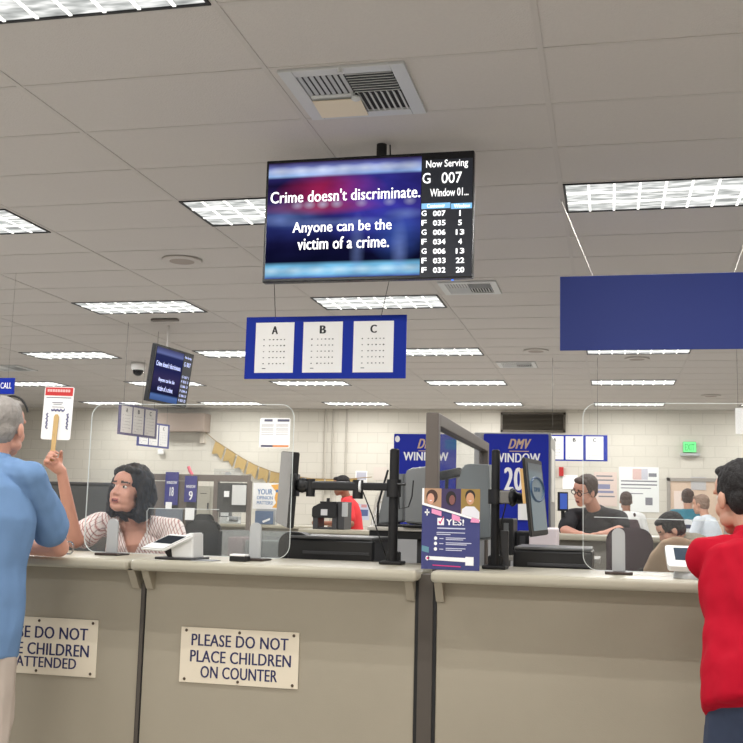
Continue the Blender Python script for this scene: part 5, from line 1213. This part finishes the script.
J['elR'] = P(75, 541, .62); J['wrR'] = STICK[1]+STICK[2]*.012-J['hdR']*.088-V((.85, -.4, .17))*.03
J['elL'] = J['shL']+V((.1, -.08, -.24)); J['wrL'] = J['elL']+V((-.18, -.1, -.02)); J['hdL'] = V((-1, -.3, 0)); J['hnL'] = V((0, 0, -1))
for q, sg in (('R', 1), ('L', -1)):
    J['hip'+q] = J['pelvis']+r*sg*.09-Z*.03; J['kn'+q] = V((J['pelvis'].x, J['pelvis'].y-.08, .43))+r*sg*.1; J['an'+q] = V((J['pelvis'].x, J['pelvis'].y, .09))+r*sg*.11
apex = J['neck']-Z*.2+f*.1; nkp = J['neck'].copy(); ffw = f.copy(); rrw = r.copy()
def vneck(p):
    q = p-nkp; z = q.z; fy = q.dot(ffw); x = q.dot(rrw)
    return fy > .0 and z > -.19 and abs(x) < .075*(1+min(0, z+.02)/.17)+.006 and z < .06
t = person('person', 'woman with black hair in a pink striped blouse behind the counter, raising a card', J, blouse_mat(), mat('dark trousers', (40, 40, 46), .8), None, SKINR, .0045, .62, .14, True, .004, 1.18, 1.04, 5., vneck, hands=True, sleeve_w=1.12)
c, R, s = J['head'], J['hR'], J['k']*1.04; T = lambda x, y, z: c+R @ (V((x, y, z))*s)
b = MB(); b.ell(T(0, -.035, .064), (.106*s, .108*s, .094*s), R, 3); b.ell(T(0, -.085, -.01), (.118*s, .08*s, .115*s), R, 3); b.ell(T(0, -.08, -.09), (.112*s, .065*s, .06*s), R, 3)
for k in (-1, 1): b.ell(T(k*.092, -.018, -.005), (.03*s, .052*s, .098*s), R, 3); b.ell(T(k*.098, -.035, -.085), (.034*s, .052*s, .06*s), R, 3)
b.ell(T(-.02, .028, .104), (.062*s, .05*s, .024*s), R, 3); b.ell(T(.045, .03, .085), (.04*s, .045*s, .035*s), R, 3)
finish(remesh(b, .005, 2, .012, (26, 26, 14), 3.), 'hair', HBLK, t)
# --- man in black shirt at the far right counter
def far(name, label, J, *a, **k): return person(name, label, J, *a, **k)
CHAR = mat('black tee shirt', (34, 32, 36), .85); 
J = stand(0, 0, math.radians(180+8), 1.74); f, r = J['f'], J['r']
J['neck'] = P(595, 510, 4.62); J['head'] = P(585, 491, 4.46); J['pelvis'] = V((J['neck'].x+.05, 4.86, .93)); J['hR'] = basis(V((-.75, -.72, -.32)), Z, math.radians(-14))
J['shR'] = J['neck']+r*.19-Z*.06; J['shL'] = J['neck']-r*.2-Z*.065
J['elR'] = P(565, 530, 4.45); J['wrR'] = P(578, 534, 4.25); J['hdR'] = V((.8, -.5, 0)); J['hnR'] = V((0, 0, -1)); J['elL'] = P(622, 529, 4.5); J['wrL'] = P(604, 534, 4.28); J['hdL'] = V((-.8, -.4, 0)); J['hnL'] = V((0, 0, -1))
for q, sg in (('R', 1), ('L', -1)):
    J['hip'+q] = J['pelvis']+r*sg*.09-Z*.03; J['kn'+q] = V((J['pelvis'].x, J['pelvis'].y, .48))+r*sg*.1; J['an'+q] = V((J['pelvis'].x, J['pelvis'].y, .09))+r*sg*.11
t = far('person', 'man in a black tee shirt leaning on the far counter with head turned down', J, CHAR, mat('dark trousers', (40, 40, 46), .8), hair_short(HBRN, amp=.004), SKINR, .008, .8, .12, girth=1.15)
c, R = J['head'], J['hR']; T = lambda x, y, z: c+R @ V((x, y, z))
b = MB()
for k in (-1, 1): b.tube([T(k*.033+.024*math.cos(a), .096, .01+.018*math.sin(a)) for a in [2*math.pi*q/14 for q in range(15)]], .0035, 6); b.tube([T(k*.056, .094, .014), T(k*.083, .0, .016)], .003, 6)
b.tube([T(-.01, .098, .014), T(.01, .098, .014)], .003, 6).build('glasses', BLACK, t)
# --- white shirt with backpack, at the wall poster
p0 = P(627, 520, 9.8); J = stand(p0.x, 9.8, math.radians(-6), 1.66, .1)
t = far('person', 'man in a white shirt with dark backpack facing the large wall poster', J, WHITE, mat('dark trousers', (40, 40, 46), .8), hair_short(HBRN), SKIN2, .01, .7)
J_n, f, r = J['neck'], J['f'], J['r']
b = MB().loft([(J_n-Z*.42-f*.17, .15, .07), (J_n-Z*.2-f*.19, .16, .085), (J_n-Z*.08-f*.16, .12, .06)], r, f, 24, p=3.)
bk = finish(remesh(b, .012, 2), 'backpack', mat('dark plum pack', (62, 46, 50), .8), None); tag(bk, 'dark plum backpack worn over the white shirt', 'backpack')
for sg in (-1, 1): link('strap', MB().tube([J_n+r*sg*.09-Z*.03-f*.13, J_n+r*sg*.1+Z*.0, J_n+r*sg*.1-Z*.06+f*.13, J_n+r*sg*.12-Z*.25+f*.15], .016, 8).mesh('strap', [MATS['dark plum pack']], True), bk)
# --- teal shirt at the door
p0 = P(688, 520, 10.2); J = stand(p0.x, 10.2, math.radians(8), 1.70)
t = far('person', 'man in a teal tee shirt with round white back print before the tan door', J, mat('teal cloth', (38, 118, 138), .8), mat('dark trousers', (40, 40, 46), .8), hair_short(HBRN), SKIN, .01, .6)
pb = J['neck']-Z*.21-J['f']*.165; b = MB().prism([pb+J['r']*.095*math.cos(a)+Z*.095*math.sin(a) for a in [2*math.pi*k/20 for k in range(20)]], J['f']*.03); b.build('back_print', mat('washed white print', (222, 226, 226), .7), J['shirt'].parent)
b = MB().box(pb-J['f']*.003-Z*.0, (.1, .008, .05), None, .002); b.build('dark_print', mat('print navy', (52, 58, 84), .7), t)
# --- light shirt person
p0 = P(712, 520, 9.0); J = stand(p0.x, 9.0, math.radians(-60), 1.64, .16)
J['elL'] = J['shL']+V((-.08, -.02, -.24)); J['wrL'] = J['elL']+V((-.22, .02, .02))
t = far('person', 'person in a pale striped shirt partly hidden by the red polo man', J, mat('pale blue white shirt', (206, 214, 222), .8, noise_amt=.06, noise_scale=14), mat('dark trousers', (40, 40, 46), .8), hair_short(mat('light brown hair', (136, 112, 96), .6)), SKIN, .01, 1.5)
# --- seated clerk in tan
J = stand(0, 0, math.radians(-112), 1.62); f, r = J['f'], J['r']
J['neck'] = P(684, 541, 3.78); J['head'] = P(671, 531, 3.68); J['hR'] = basis(V((-.85, -.15, -.5))); J['pelvis'] = P(690, 594, 3.83)
J['shR'] = J['neck']+r*.16-Z*.06; J['shL'] = J['neck']-r*.17-Z*.05; 
for q, sg in (('R', 1), ('L', -1)):
    J['el'+q] = J['sh'+q]+f*.16-Z*.2; J['wr'+q] = J['el'+q]+f*.2-Z*.02
    J['hip'+q] = J['pelvis']+r*sg*.09; J['kn'+q] = J['pelvis']+r*sg*.1+f*.3-Z*.1; J['an'+q] = V((J['kn'+q].x, J['kn'+q].y, .09))
TANC = mat('tan cardigan', (150, 128, 104), .9, noise_amt=.08, noise_scale=20)
t = far('person', 'clerk with dark hair in a tan cardigan bent low behind the right barrier', J, TANC, mat('dark trousers', (40, 40, 46), .8), hair_short(HBLK, thick=1.1), SKIN, .008, 1.6, .14, girth=1.15)
n_ = J['neck']; b = MB().ell(n_+V((.03, 0, .0)), (.15, .14, .07)).ell(n_+V((.1, .02, -.04)), (.1, .13, .07)); finish(remesh(b, .01, 3, .008, (20, 20, 20)), 'shawl', mat('sage grey knit', (150, 146, 130), .9), t)
# long coat on the chair back beside the clerk
Yc_ = 2.3; pts = [P(643, 571, Yc_), P(652, 553, Yc_), P(662, 541, Yc_), P(676, 536, Yc_), P(690, 540, Yc_), P(694, 571, Yc_)]
b = MB().prism(pts, Yv*.12); b.span((P(645, 571, Yc_).x, Yc_, .55), (P(693, 571, Yc_).x, Yc_+.12, P(668, 569, Yc_).z)); tc_ = tag(finish(remesh(b, .014, 4, .012, (10, 10, 3)), 'draped_coat', TANC, None), 'tan coat draped over a chair back beside the white right tablet', 'coat')
t = thing('office_chair', 'chair hidden under the draped tan coat', 'chair', (tc_.location.x, Yc_+.3, 0))
cx = tc_.location.x
MB().span((cx-.17, Yc_+.125, .5), (cx+.17, Yc_+.16, 1.0), .01).build('backrest', CH, t); MB().span((cx-.2, Yc_+.16, .46), (cx+.2, Yc_+.6, .52), .015).build('seat', CH, t); MB().cyl((cx, Yc_+.38, .05), (cx, Yc_+.38, .46), .03).build('column', BLACK, t)
for k in range(5):
    a = 2*math.pi*k/5; MB().cyl((cx, Yc_+.38, .1), (cx+.27*math.cos(a), Yc_+.38+.27*math.sin(a), .02), .02, .018, 8).build('leg', BLACK, t)
# --- man in bright red behind the far counter
J = stand(0, 0, math.radians(-100), 1.7); f, r = J['f'], J['r']
J['neck'] = P(347, 498, 8.45); J['head'] = P(341, 486, 8.4); J['pelvis'] = V((J['neck'].x+.1, 8.5, .92)); J['hR'] = basis(V((-.95, -.1, -.15)))
J['shL'] = J['neck']-r*.17-Z*.06+V((.02, 0, 0)); J['shR'] = J['neck']+r*.17-Z*.06
J['elL'] = P(351, 524, 8.15); J['wrL'] = P(337, 526, 7.95); J['hdL'] = V((-1, -.2, 0)); J['hnL'] = V((0, 0, -1)); J['elR'] = J['shR']+V((-.1, .05, -.26)); J['wrR'] = J['elR']+V((-.22, -.05, .0))
for q, sg in (('R', 1), ('L', -1)):
    J['hip'+q] = J['pelvis']+r*sg*.09-Z*.03; J['kn'+q] = V((J['pelvis'].x, J['pelvis'].y, .48))+r*sg*.1; J['an'+q] = V((J['pelvis'].x, J['pelvis'].y, .09))+r*sg*.11
far('person', 'man in a bright red shirt at the far counter behind the black arm', J, mat('bright red cloth', (222, 52, 56), .8), mat('dark trousers', (40, 40, 46), .8), hair_short(HBLK), SKIN2, .009, .75, .14, girth=1.05)

# ------------------------------------------------------------------ world
w = bpy.data.worlds.new('world'); SC.world = w; w.use_nodes = True
w.node_tree.nodes['Background'].inputs[0].default_value = (.02, .02, .02, 1)
